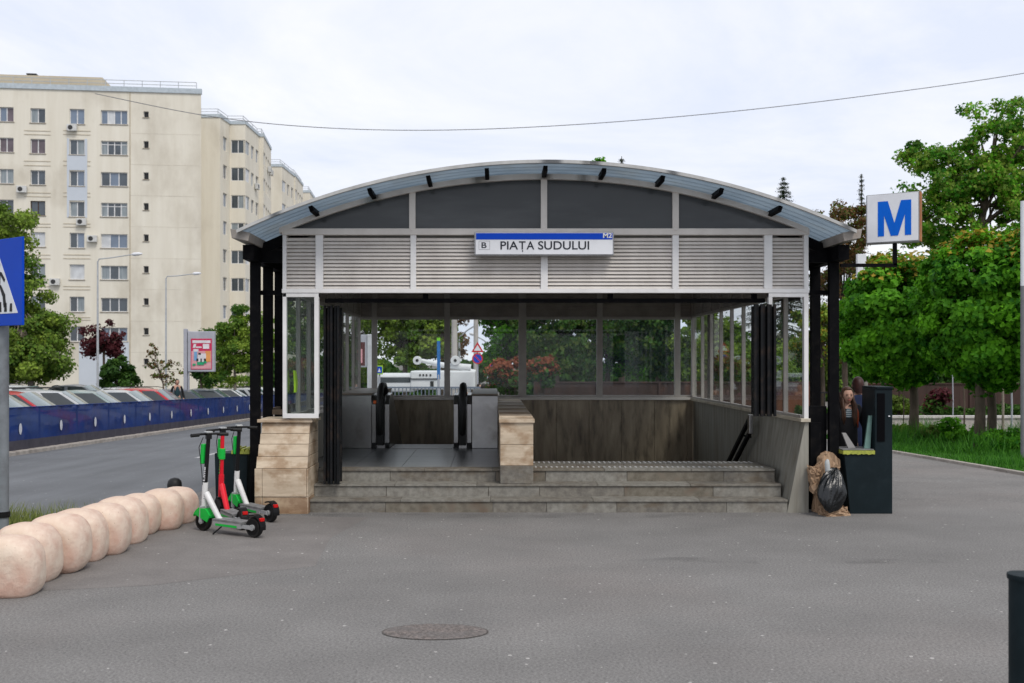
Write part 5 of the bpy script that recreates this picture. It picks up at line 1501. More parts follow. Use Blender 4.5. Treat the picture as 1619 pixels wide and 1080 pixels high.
hedge('clipped bright green hedge beyond the parked cars', PX(328, 66), PX(420, 66), 64, 67, gz(65), PZ(599, 65), 'spring', 3, 7000, .14)
hedge('low dark shrubs along the foot of the flats', PX(-60, 80), PX(330, 80), 76, 79, gz(78), gz(78)+1.0, 'deep', 4, 12000, .22)

# right: clipped maples
def maple(label, px, Y, ctop, cbot, rpx, seed, trunkpx=None, golden=True):
    z1, z0 = H_(ctop, Y), H_(cbot, Y); r = Wd(rpx, Y); X = PX(px, Y)
    zc, rz = (z0+z1)/2, (z1-z0)/2
    tx = (PX(trunkpx, Y)-X) if trunkpx else 0
    blobs = [(-tx, 0, zc, r*.86, r*.86, rz*.88, 170), (-tx, 0, zc, r*.55, r*.55, rz*.6, 30), (-tx+r*.2, 0, zc-rz*.35, r*.85, r*.8, rz*.5, 60)]
    return tree('clipped_maple', label, (X+tx, Y, gz(Y)), z1, blobs, None, .145, 165, 'maple', .12, seed, 'clipped maples beside the path', BARK, .40, .88, trunk_h=max(1.6, zc-rz*.7),
         accent='gold', acc_fn=lambda C, r_: (C[:, 2] > zc+rz*.70+r_.normal(0, rz*.10, len(C))) & (r_.random(len(C)) < .6), jit=.45)
maple('nearest clipped maple with golden shoot tips, at the right edge', 1556, 25.2, 352, 622, 100, 31, 1548)
maple('second clipped maple, left of the nearest and behind the metro sign arm', 1410, 29, 398, 618, 88, 32, 1444)
maple('clipped maple at the far right, half outside the photo', 1668, 24, 350, 620, 95, 33, 1640)
mb = MB(); mb.tube([(0, 0, -.1), (.05, 0, 1.0), (-.05, 0, 2.1)], [.14, .11, .1], 10); mb.tube([(0, 0, 1.6), (-.4, .1, 2.6)], .05, 6)
o = mb.build('tree_trunk', BARK, smooth=True); o.location = (PX(1566, 26), 26, gz(26)); tag(o, 'bare lower trunk standing just right of the nearest maple trunk', 'tree trunk')

Y = 48
tree('big_tree', 'large loose bright green tree rising behind the clipped maples', at(1545, Y), 13, [
    (Wd(35, Y), 0, H_(230, Y), 2.3, 2.2, 2.3, 36), (Wd(-75, Y), 0, H_(290, Y), 1.9, 1.8, 1.9, 26), (Wd(-95, Y), 0, H_(250, Y), .9, .9, 1.0, 9), (Wd(-20, Y), 0, H_(270, Y), 2.4, 2.2, 2.2, 40), (Wd(55, Y), 0, H_(190, Y), 1.2, 1.2, 1.1, 12),
    (Wd(10, Y), 0, H_(350, Y), 3.6, 2.6, 2.2, 60), (Wd(-60, Y), 0, H_(360, Y), 2.2, 2, 1.6, 34), (Wd(100, Y), 0, H_(270, Y), 2.6, 2, 3.4, 50)],
    None, .175, 120, 'maple', .26, 41, None, BARK, .55, .45, accent='spring', acc_fn=lambda C, r: r.random(len(C)) < .5)
Y = 52
tree('brown_tree', 'tree with sparse rusty brown leaves between the station and the metro sign', at(1335, Y), 9, [(Wd(-10, Y), 0, H_(365, Y), 1.7, 1.5, 1.4, 30), (Wd(28, Y), 0, H_(345, Y), 1.0, 1, 1.2, 16), (Wd(0, Y), 0, H_(430, Y), 2.4, 1.6, 2.2, 56), (0, 0, H_(520, Y), 2.6, 2, 2, 40)],
     None, .14, 95, 'brown', .15, 43, None, BARK, .45, .35, accent='olive', acc_fn=lambda C, r: r.random(len(C)) < .3)
Y = 44
tree('leafy_tree', 'yellow green tree seen between the right station columns', at(1300, Y), 6, [(0, 0, H_(540, Y), 1.5, 1.4, 1.7, 40), (Wd(20, Y), 0, H_(500, Y), 1.4, 1.2, 1.0, 20)], None, .14, 140, 'spring', .1, 44, None, BARK, .45, .3, accent='gold', acc_fn=lambda C, r: r.random(len(C)) < .2)
def conifer(label, px, Y, top, wid, seed, hfrac=1., name='spruce', dens=60):
    rg = np.random.default_rng(seed); h = H_(top, Y); t = thing(name, label, 'tree', at(px, Y), 0, None)
    mb = MB(); mb.tube([(0, 0, -.1), (0, 0, h*.6), (0, 0, h)], [.22, .12, .02], 8)
    Cs = []; Ns = []
    z = h*.25; L_ = Wd(wid, Y)
    while z < h-.05:
        r = L_*((h-z)/(h*.75))**.8; nb = 9
        for j in range(nb):
            a = rg.uniform(0, 2*PI); rr = r*rg.uniform(.6, 1.15); k = int(6+dens*rr)
            s = rg.random(k); p = np.stack([np.cos(a)*rr*s, np.sin(a)*rr*s, z-.25*rr*s+rg.normal(0, .03, k)], 1)+rg.normal(0, .06, (k, 3))*np.array([1, 1, .7])
            Cs.append(p); Ns.append(np.tile([math.cos(a)*.4, math.sin(a)*.4, .8], (k, 1)))
            mb.tube([(0, 0, z), (math.cos(a)*rr, math.sin(a)*rr, z-.22*rr)], [.03, .008], 4, cap=False)
        z += .26
    mb.build('trunk', BARK, t, fixn=False)
    C_ = np.concatenate(Cs); V, Fc, n = leaves(C_, np.concatenate(Ns), .11, rg, .5, .05, .22)
    leaf_obj('crown', V, Fc, np.repeat(rg.random(n), 6), [LF['conifer']], t); return t
conifer('dark spruce whose tip shows above the right end of the station roof', 1238, 62, 280, 100, 3)
conifer('thin sparse conifer poking up beside the metro sign', 1362, 58, 275, 26, 4, dens=20)
conifer('spruce whose very tip shows over the middle of the station roof', 983, 60, 247, 80, 6)
Y = 58
tree('leafy_tree', 'green tree whose top twigs show over the middle of the station roof', at(945, Y), 12, [(0, 0, H_(268, Y), .5, .5, .65, 9), (.2, 0, H_(330, Y), 2, 2, 2, 40), (0, 0, H_(430, Y), 3, 2, 2.5, 40)], None, .2, 50, 'maple', .15, 47, None, BARK, .3, .4)

# trees seen through the station
def bgtree(label, px, Y, top, bot, r, mat, seed, n=60, acc=None, ls=.18, nper=120):
    z1, z0 = H_(top, Y), max(.6, H_(bot, Y)); zc = (z0+z1)/2
    return tree('leafy_tree', label, at(px, Y), z1, [(0, 0, zc, r, r*.8, (z1-z0)/2, n), (r*.35, 0, zc*.8, r*.7, r*.6, (z1-z0)*.3, n//3)], None, ls, nper, mat, .14, seed, 'trees behind the station', BARK, .5, .35,
                accent=acc, acc_fn=(lambda C, q: q.random(len(C)) < .35) if acc else None)
bgtree('bright green tree filling the left back windows of the station', 640, 52, 420, 585, 2.6, 'spring', 51, 110, 'olive')
bgtree('brownish tree at the edge of the second back window', 700, 62, 430, 585, 1.6, 'brown', 52, 50)
bgtree('green tree seen through the left side windows of the station', 560, 64, 430, 600, 3.0, 'spring', 53, 60)
bgtree('dark green tree right of the gap of sky in the back window', 805, 50, 430, 600, 1.8, 'maple', 54, 70, 'deep')
bgtree('dark tree in the third back window behind the orange bush', 880, 47, 400, 615, 2.2, 'deep', 55, 80, 'olive')
bgtree('dark tree in the middle of the fourth back window', 960, 49, 400, 615, 2.2, 'maple', 56, 80, 'deep')
bgtree('dark tree at the right end of the fourth back window', 1040, 46, 400, 615, 2.1, 'deep', 57, 80, 'olive')
bgtree('green tree at the corner of the back and side windows', 1115, 44, 480, 620, 1.6, 'spring', 58, 70, 'olive')
bgtree('green tree seen through the right side windows', 1195, 43, 535, 620, 1.6, 'spring', 59, 70, 'spring')
bgtree('low tree seen through the right bay of the station', 1262, 46, 540, 625, 1.6, 'spring', 60, 50, 'olive')
bgtree('dark green tree seen through the left glass bay of the station', 478, 64, 440, 602, 1.8, 'deep', 62, 60, 'spring')
bgtree('distant tree beyond the street lamp in the back window', 745, 95, 568, 600, 2.2, 'deep', 61, 50, ls=.3)
def bush(label, px, Y, top, bot, w, mat, seed, acc, n=34, name='bush'):
    z1 = H_(top, Y); z0 = max(.1, H_(bot, Y)); return tree(name, label, at(px, Y), z1, [(0, 0, (z0+z1)/2, w, w*.8, (z1-z0)/2, n)], None, .12, 90, mat, .04, seed, None, BARK, .22, .5, trunk_h=.5, accent=acc,
        acc_fn=lambda C, q: C[:, 2] < (z0+z1)/2+q.normal(0, .2, len(C)), cat='bush')
bush('round bush with orange red leaves behind the station, left one', 808, 30, 563, 622, .75, 'orange', 71, 'deep', 40)
bush('orange leaved standard bush seen in the third back window', 858, 29, 560, 612, .45, 'orange', 72, 'deep', 26)
# low plants on the lawn
for i, (px, Y, h, w, m) in enumerate(((1505, 27.5, .75, .6, 'maple'), (1470, 28.5, .6, .55, 'olive'), (1585, 24.4, .62, .6, 'maple'), (1535, 26.5, .6, .35, 'maple'), (1608, 23.6, .5, .5, 'maple'), (1435, 30, .55, .5, 'spring'))):
    tree('low_shrub', ['feathery low shrub left of the maple trunk', 'pale feathery low shrub near the middle of the lawn edge', 'low leafy shrub right of the maple trunks', 'small leafy shrub touching the maple trunk', 'dark low shrub beside the grey pole', 'low shrub at the left end of the lawn'][i],
         at(px, Y), h, [(0, 0, h*.5, w, w*.8, h*.5, 22)], None, .10, 60, m, .015, 80+i, 'low shrubs on the lawn', BARK, .18, .3, trunk_h=.15, cat='shrub')

# far wood that closes the view
rg = np.random.default_rng(5)
n = 52000; px_ = rg.uniform(-30, 80, n); 
top = 5.2+1.6*np.sin(px_*.31)+1.0*np.sin(px_*.83+1)+.6*np.sin(px_*2.1)
keep = (px_ > 3) | (px_ < -6); 
P_ = np.stack([px_, 100+rg.uniform(0, 9, n)+px_*.0, gz(104)+rg.random(n)**.8*top*np.where(px_ > 3, 1.0, .75)], 1)[keep]
V, Fc, k = leaves(P_, np.tile([0, -1., .4], (len(P_), 1)), .62, rg, .7)
tag(leaf_obj('woodland', V, Fc, np.repeat(np.clip(rg.normal(.45, .25, len(P_)), 0, 1), 6), [LF['deep']]), kind='stuff')

# ------------------------------------------------------------------ far walls, fences, park wall
CONC = M('pale_concrete', (.50, .47, .44), (.40, .37, .345), rough=.9, scale=1.5, stain=(.3, .27, .24), sscale=2)
Y = 33.2
mb = MB(); mb.box(5.5, 34, Y, Y+.28, gz(Y)-.1, gz(Y)+.56); w = mb.build('low_wall', CONC, off=(20, Y, gz(Y))); w.location = (20, Y, gz(Y)); tag(w, 'low pale concrete wall beyond the lawn', 'wall')
mb = MB(); mb.box(5.45, 34.05, Y-.05, Y+.33, gz(Y)+.565, gz(Y)+.64); c_ = mb.build('coping', M('coping_stone', (.60, .57, .54), rough=.8, scale=3), w, off=(20, Y, gz(Y)))
FENB = M('brown_board', (.06, .035, .028), (.04, .025, .02), rough=.8, scale=1.5, stretch=(3, 3, .3), stain=(.20, .07, .03), sscale=.35, slo=.52, shi=.66, sfac=.8)
def board_fence(label, x0, x1, Y, h, mat, name='board_fence', z=None, post=2.4):
    g = gz(Y); O = ((x0+x1)/2, Y, g); t = thing(name, label, 'fence', O)
    mb = MB(); x = x0
    while x < x1: mb.box(x, min(x+.196, x1), Y, Y+.03, g+.05, g+h); x += .2
    mb.build('board_panel', mat, t, off=O)
    x = x0
    while x < x1: mb = MB(); mb.box(x, x+.10, Y-.06, Y+.08, g, g+h+.05); mb.build('fence_post', mat, t, off=O); x += post
    mb = MB(); mb.box(x0, x1, Y-.04, Y+.07, g+h, g+h+.06); mb.build('top_rail', mat, t, off=O)
board_fence('dark brown board fence behind the station, seen through the back windows', 1.6, 12.5, 38, 1.75, FENB)
REDB = M('red_brick_wall', (.36, .12, .085), (.26, .09, .065), rough=.9, scale=3)
board_fence('dark brown fence far behind the lawn trees', 15.5, 29.0, 42.0, 1.7, FENB)
mb = MB(); mb.box(20.5, 34, 38, 38.3, gz(38)-.1, gz(38)+.75); o = mb.build('brick_wall', REDB, off=(26, 38, gz(38))); o.location = (26, 38, gz(38)); tag(o, 'low reddish wall behind the maple trunks at the right', 'wall')
PICK = M('picket_metal', (.16, .20, .26), (.16, .18, .22), rough=.5, scale=3)
def picket(label, x0, x1, Y, h, step=.13, mat=PICK):
    g = gz(Y); O = ((x0+x1)/2, Y, g); t = thing('railing', label, 'railing', O)
    mb = MB(); x = x0
    while x < x1: mb.box(x, x+.03, Y, Y+.03, g+.08, g+h-.06); x += step
    mb.build('bars', mat, t, off=O)
    mb = MB(); mb.box(x0, x1, Y-.02, Y+.05, g+h-.06, g+h); mb.box(x0, x1, Y-.02, Y+.05, g+.06, g+.11); mb.build('rail', mat, t, off=O)
picket('blue grey picket railing behind the station windows', PX(600, 34), PX(770, 34), 34, 1.62)
picket('dark railing beyond the low park wall', 8.5, 16, 40, 1.4, .16, BLK)
hedge('dark uneven shrubs along the foot of the brown fence beyond the lawn', 11.5, 22, 36.2, 37.2, gz(36.5), gz(36.5)+.75, 'deep', 14, 9000, .14, 'shrub_row')
bush('small plum coloured bush beyond the low wall', 1482, 35, 618, 655, .5, 'red', 91, 'deep', 26)
bush('pale green bush beyond the low wall, next to the bin', 1420, 36, 625, 655, .5, 'olive', 92, 'spring', 20)
# thin stakes and young stems behind the lawn
for i, (px, Y, w, top, m) in enumerate(((1445, 29.0, .05, 600, BARK), (1428, 31.0, .03, 620, BARK), (1524, 33, .05, 615, BARK), (1585, 31, .07, 600, BARKP), (1599, 31.5, .055, 610, GP), (1506, 34.5, .04, 590, GP), (1422, 36, .10, 600, FENB))):
    mb = MB(); mb.tube([(0, 0, -.1), (.02, 0, 1.), (0, 0, H_(top, Y))], [w*.6, w*.55, w*.5], 8); o = mb.build('stake', m, smooth=True); o.location = at(px, Y)
    tag(o, ['dark thin stem behind the bin at the left of the lawn', 'very thin grey stake at the left end of the lawn', 'grey stake in front of the low wall', 'thick pale brown stake right of the maple trunks', 'grey metal stake near the right edge',
            'thin grey stake beyond the low wall', 'dark brown post beyond the low wall'][i], 'stake', 'stakes and stems beyond the lawn')
mb = MB(); mb.tube([(0, 0, 0), (0, 0, H_(452, 22.3))], .052, 16); mb.cur = 1; mb.tube([(0, 0, H_(452, 22.3)), (0, 0, H_(318, 22.3))], .052, 16)
o = mb.build('grey_pole', [M('pole_grey', (.20, .20, .215), (.16, .16, .17), rough=.6), SIGNW], smooth=True); o.location = at(1617.5, 22.3); tag(o, 'grey pole with a white upper part at the right edge, on the lawn', 'pole')
mb = MB(); mb.box(-.16, .16, -.08, .08, 2.2, H_(402, 36)); mb.cur = 1; mb.tube([(0, 0, 0), (0, 0, 2.3)], .09, 12)
o = mb.build('white_column', [SIGNW, GP], bevel=.01); o.location = at(1361.5, 36); tag(o, 'white column rising behind the golden maple top under the metro sign', 'column')
mb = MB(); mb.tube([(0, 0, 0), (0, 0, 3.2)], [.15, .13], 14); o = mb.build('pale_pole', M('pale_concrete_pole', (.38, .36, .33), (.28, .26, .24), rough=.85, scale=4), smooth=True); o.location = at(1365, 32); tag(o, 'pale concrete pole behind the two people', 'pole')

# ------------------------------------------------------------------ street life seen through the glass
Y = 40; O = at(690, Y); g = gz(Y)
tr_ = thing('service_truck', 'white service truck with a folded white boom behind the station', 'truck', O)
TW = M('truck_white', (.70, .71, .72), (.62, .63, .64), rough=.35, scale=1)
tx = lambda p: PX(p, Y); tz = lambda p: PZ(p, Y)
mb = MB(); mb.box(tx(600), tx(660), Y-1, Y+1.1, tz(619), tz(590)); mb.build('cab', TW, tr_, off=O, bevel=.12)
mb = MB(); mb.box(tx(603), tx(655), Y-1.015, Y-1.0, tz(604), tz(596)); mb.build('cab_window', CGLD, tr_, off=O)
mb = MB(); mb.box(tx(652), tx(752), Y-1.05, Y+1.1, tz(615), tz(586)); mb.build('equipment_body', TW, tr_, off=O, bevel=.06)
mb = MB(); mb.box(tx(652), tx(694), Y-1.10, Y-1.05, tz(599), tz(597.6)); 
for p in (666, 671, 676, 682): mb.box(tx(p), tx(p)+.06, Y-1.08, Y-1.055, tz(594), tz(591))
mb.box(tx(683), tx(688), Y-1.08, Y-1.055, tz(612), tz(602)); mb.build('trim', BLK, tr_, off=O)
mb = MB(); mb.tube([(tx(662), Y-.6, tz(569)), (tx(700), Y-.6, tz(577)), (tx(745), Y-.6, tz(581))], [.07, .11, .13], 12); mb.tube([(tx(705), Y-.2, tz(578)), (tx(752), Y-.2, tz(588))], .09, 10)
mb.build('boom', TW, tr_, off=O, smooth=True)
for p in (662, 721):
    mb = MB(); n = 20; r_ = .17 if p == 662 else .19; mb.prism([(tx(p)+r_*math.cos(2*PI*j/n), tz(570)+r_*math.sin(2*PI*j/n)) for j in range(n)], 'y', Y-.85, Y-.5); w = mb.build('pulley', TW, tr_, off=O, bevel=.02)
    mb = MB(); mb.prism([(tx(p)+.06*math.cos(2*PI*j/n), tz(570)+.06*math.sin(2*PI*j/n)) for j in range(n)], 'y', Y-.87, Y-.851); mb.build('hub', BLK, w, off=O)
for p in (622, 712):
    mb = MB(); n = 20; mb.prism([(tx(p)+.45*math.cos(2*PI*j/n), g+.45+.45*math.sin(2*PI*j/n)) for j in range(n)], 'y', Y-1.03, Y-.75); mb.build('wheel', TYRE, tr_, off=O)
Y = 37; mb = MB(); zt = H_(534, Y); mb.tube([(0, 0, 0), (0, 0, zt*.6)], .05, 10); mb.cur = 1; mb.box(-.06, .06, -.04, .04, zt*.55, zt-.12); mb.cur = 2; mb.box(-.065, .065, -.045, .045, zt-.12, zt)
o = mb.build('stop_marker', [GP, M('marker_blue', (.02, .16, .45), rough=.5), M('marker_green', (.20, .6, .02), rough=.5)]); o.location = at(693.5, Y); tag(o, 'slim blue marker post with a bright green top seen through the back window', 'marker post')
SREDM = M('road_sign_red', (.6, .02, .03), rough=.5); 
Y = 38; O = at(755, Y); rs = thing('road_sign', 'pair of red edged road signs on one post seen through the back window', 'road sign', O)
mb = MB(); mb.tube([(0, 0, 0), (0, 0, H_(547, Y))], .035, 8); mb.build('post', GP, rs)
mb = MB(); r = .21; z = H_(567, Y); mb.prism([(r*math.cos(2*PI*j/24), z+r*math.sin(2*PI*j/24)) for j in range(24)], 'y', -.06, -.045); mb.cur = 1; mb.prism([(r*.76*math.cos(2*PI*j/24), z+r*.76*math.sin(2*PI*j/24)) for j in range(24)], 'y', -.065, -.0605)
mb.cur = 0; mb.hexa([(-.13, -.07, z+.10), (-.10, -.07, z+.13), (-.10, -.066, z+.13), (-.13, -.066, z+.10), (.10, -.07, z-.13), (.13, -.07, z-.10), (.13, -.066, z-.10), (.10, -.066, z-.13)])
mb.build('round_plate', [SREDM, SIGNB], rs, fixn=True)
mb = MB(); z = H_(557, Y); mb.prism([(-.24, z), (.24, z), (0, z+.40)], 'y', -.06, -.045); mb.cur = 1; mb.prism([(-.14, z+.06), (.14, z+.06), (0, z+.28)], 'y', -.065, -.0605); mb.build('triangle_plate', [SREDM, SIGNW], rs)
Y = 36; O = at(779, Y); rs = thing('road_sign', 'small round no parking sign left of the orange bush', 'road sign', O)
mb = MB(); mb.tube([(0, 0, 0), (0, 0, H_(576, Y))], .03, 8); mb.build('post', GP, rs)
mb = MB(); r = .14; z = H_(580, Y); mb.prism([(r*math.cos(2*PI*j/24), z+r*math.sin(2*PI*j/24)) for j in range(24)], 'y', -.06, -.045); mb.cur = 1; mb.prism([(r*.72*math.cos(2*PI*j/24), z+r*.72*math.sin(2*PI*j/24)) for j in range(24)], 'y', -.065, -.0605); mb.build('round_plate', [SREDM, SIGNB], rs)
Y = 33; O = at(600, Y); rs = thing('road_sign', 'small square blue crossing sign with yellow green edge at the left of the back window', 'road sign', O)
mb = MB(); mb.tube([(0, 0, 0), (0, 0, H_(580, Y))], .03, 8); mb.build('post', GP, rs)
mb = MB(); z = H_(592, Y); mb.box(-.12, .12, -.06, -.045, z, z+.30); mb.cur = 1; mb.box(-.09, .09, -.065, -.0605, z+.04, z+.26); mb.cur = 2; mb.prism([(-.05, z+.08), (.05, z+.08), (0, z+.22)], 'y', -.07, -.0655); mb.build('sign_plate', [M('lime_edge', (.35, .6, .03), rough=.5), SIGNB, SIGNW], rs)
# poster pillar at the left of the back window
Y = 31; O = at(582, Y); t = thing('poster_panel', 'white poster pillar with a dark red poster at the left back window', 'billboard', O)
mb = MB(); z = H_(529, Y); mb.box(PX(566, Y)-O[0], PX(580, Y)-O[0], 0, .15, H_(581, Y), z); mb.build('case', GP, t, bevel=.02)
mb = MB(); mb.box(PX(580.5, Y)-O[0], PX(588, Y)-O[0], -.02, .15, 0, z+.01); mb.build('side_post', M('pillar_white', (.55, .56, .58), rough=.4), t, bevel=.02)
mb = MB(); mb.box(PX(567, Y)-O[0], PX(577, Y)-O[0], -.012, -.002, H_(578, Y), H_(541, Y)); mb.cur = 1; mb.box(PX(567, Y)-O[0], PX(573, Y)-O[0], -.016, -.0125, H_(574, Y), H_(552, Y)); mb.build('poster', [M('poster_dark', (.10, .03, .03), rough=.4), PLP], t)
# concrete posts beyond
for i, (px, Y, w) in enumerate(((718.5, 44, .12), (752.5, 46, .10))):
    mb = MB(); mb.tube([(0, 0, 0), (0, 0, 7.5)], [w*1.3, w], 10); o = mb.build('concrete_mast', CONC, smooth=True); o.location = at(px, Y)
    tag(o, ['thick concrete mast at the left side of the sky gap in the back window', 'thinner concrete mast behind the red edged road signs'][i], 'mast', 'concrete masts behind the station')

# ------------------------------------------------------------------ people
def skin_mesh(chains, sub=1):
    """chains: list of polylines [(x,y,z,r),...]; joined at equal points; grown with a Skin modifier, returned as verts, faces"""
    vs = []; rad = []; es = []; key = {}
    for ch in chains:
        last = None
        for p in ch:
            k = (round(p[0], 4), round(p[1], 4), round(p[2], 4))
            if k not in key: key[k] = len(vs); vs.append(p[:3]); rad.append(p[3])
            i = key[k]
            if last is not None and last != i and (last, i) not in es and (i, last) not in es: es.append((last, i))
            last = i
    me = bpy.data.meshes.new('sk'); me.from_pydata(vs, es, []); me.validate(); ob = bpy.data.objects.new('sk', me); COL.objects.link(ob)
    ob.modifiers.new('s', 'SKIN'); sub_ = ob.modifiers.new('u', 'SUBSURF'); sub_.levels = sub; sub_.render_levels = sub
    sv = me.skin_vertices[0].data
    for i, r in enumerate(rad): sv[i].radius = (r, r) if not isinstance(r, tuple) else r; sv[i].use_root = (i == 0)
    dg = bpy.context.evaluated_depsgraph_get(); dg.update()
    m2 = bpy.data.meshes.new_from_object(ob.evaluated_get(dg))
    v = [tuple(q.co) for q in m2.vertices]; f = [tuple(p.vertices) for p in m2.polygons]
    bpy.data.objects.remove(ob); bpy.data.meshes.remove(me); bpy.data.meshes.remove(m2)
    return v, f
def add(mb, vf):
    n = len(mb.v); mb.v += vf[0]; mb.f += [tuple(i+n for i in f) for f in vf[1]]; mb.m += [mb.cur]*len(vf[1])
SKIN = M('skin', (.50, .30, .22), (.44, .25, .18), rough=.55, scale=5)
LIPS = M('lips', (.38, .10, .09), rough=.4); EYEW = M('eye_dark', (.03, .02, .015), rough=.2); BROW = M('brow', (.08, .045, .03), rough=.8)
def head_mb(mb, c, yaw=0, s=1.):
    """face towards -y before yaw; c = centre of the head"""
    b0 = len(mb.v); n, m = 36, 28
    for k in range(m+1):
        ph = -PI/2+PI*k/m
        for j in range(n):
            t = 2*PI*j/n; x = math.cos(ph)*math.cos(t); y = math.cos(ph)*math.sin(t); z = math.sin(ph)
            X = x*.076; Yv = y*.095; Z = z*.115
            if z < -.1: k2 = (-z-.1)/.9; X *= 1-.38*k2; Yv = Yv*(1-.30*k2)-.012*k2      # jaw and chin
            if y < 0:
                f = -y
                Yv += .010*max(0, f-.6)                                               # flatter face
                nose = math.exp(-(x/.13)**2)*math.exp(-((z+.18)/.17)**2); Yv -= .022*nose*f
                bridge = math.exp(-(x/.10)**2)*math.exp(-((z-.05)/.2)**2); Yv -= .008*bridge*f
                for sx_ in (-1, 1): Yv += .010*math.exp(-((x-sx_*.40)/.17)**2)*math.exp(-((z-.03)/.10)**2)*f
                Yv -= .006*math.exp(-(x/.25)**2)*math.exp(-((z+.50)/.08)**2)*f
                Yv -= .008*math.exp(-(x/.25)**2)*math.exp(-((z+.85)/.15)**2)
            mb.v.append((X*s, Yv*s, Z*s))
    for k in range(m):
        for j in range(n):
            q = b0+k*n; mb.f.append((q+j, q+(j+1) % n, q+n+(j+1) % n, q+n+j)); mb.m.append(mb.cur)
    sk_ = mb.cur
    for sx_ in (-1, 1):
        mb.ball((sx_*.078*s, .008*s, .0), .012*s, .022*s, .032*s, 10, 6)
        mb.cur = 2; mb.ball((sx_*.030*s, -.084*s, .006*s), .011*s, .006*s, .0050*s, 10, 6)
        mb.cur = 3; mb.ball((sx_*.031*s, -.088*s, .026*s), .017*s, .006*s, .003*s, 8, 4); mb.cur = sk_
    mb.cur = 1; mb.ball((0, -.090*s, -.056*s), .021*s, .009*s, .0075*s, 12, 6); mb.cur = sk_
    mb.xf(Matrix.Translation(c) @ Matrix.Rotation(yaw, 4, 'Z'), b0)
def hand_chains(w, d, side, r=.009, curl=.3):
    """w wrist point, d unit direction of the fingers"""
    w = Vector(w); d = Vector(d).normalized(); s = Vector((0, -1, 0)); s = (s-d*s.dot(d)).normalized(); nrm = d.cross(s)*(-side)
    palm = w+d*.05; out = [[(*w, .022), (*palm, .030)]]
    for i, L_ in enumerate((.066, .076, .070, .055)):
        o = s*(.027-.018*i); k = palm+d*.035+o
        a = k+d*L_*.45+nrm*L_*.08; b = a+d*L_*.32+nrm*L_*curl*.6; c = b+d*L_*.2+nrm*L_*curl*.7
        out.append([(*palm, .030), (*k, r*1.15), (*a, r), (*b, r*.9), (*c, r*.75)])
    th = w+d*.025+s*.025; out.append([(*(w+d*.05), .030), (*th, r*1.3), (*(th+s*.02+d*.028), r*1.1), (*(th+s*.028+d*.052+nrm*.008), r*.85)])
    return out
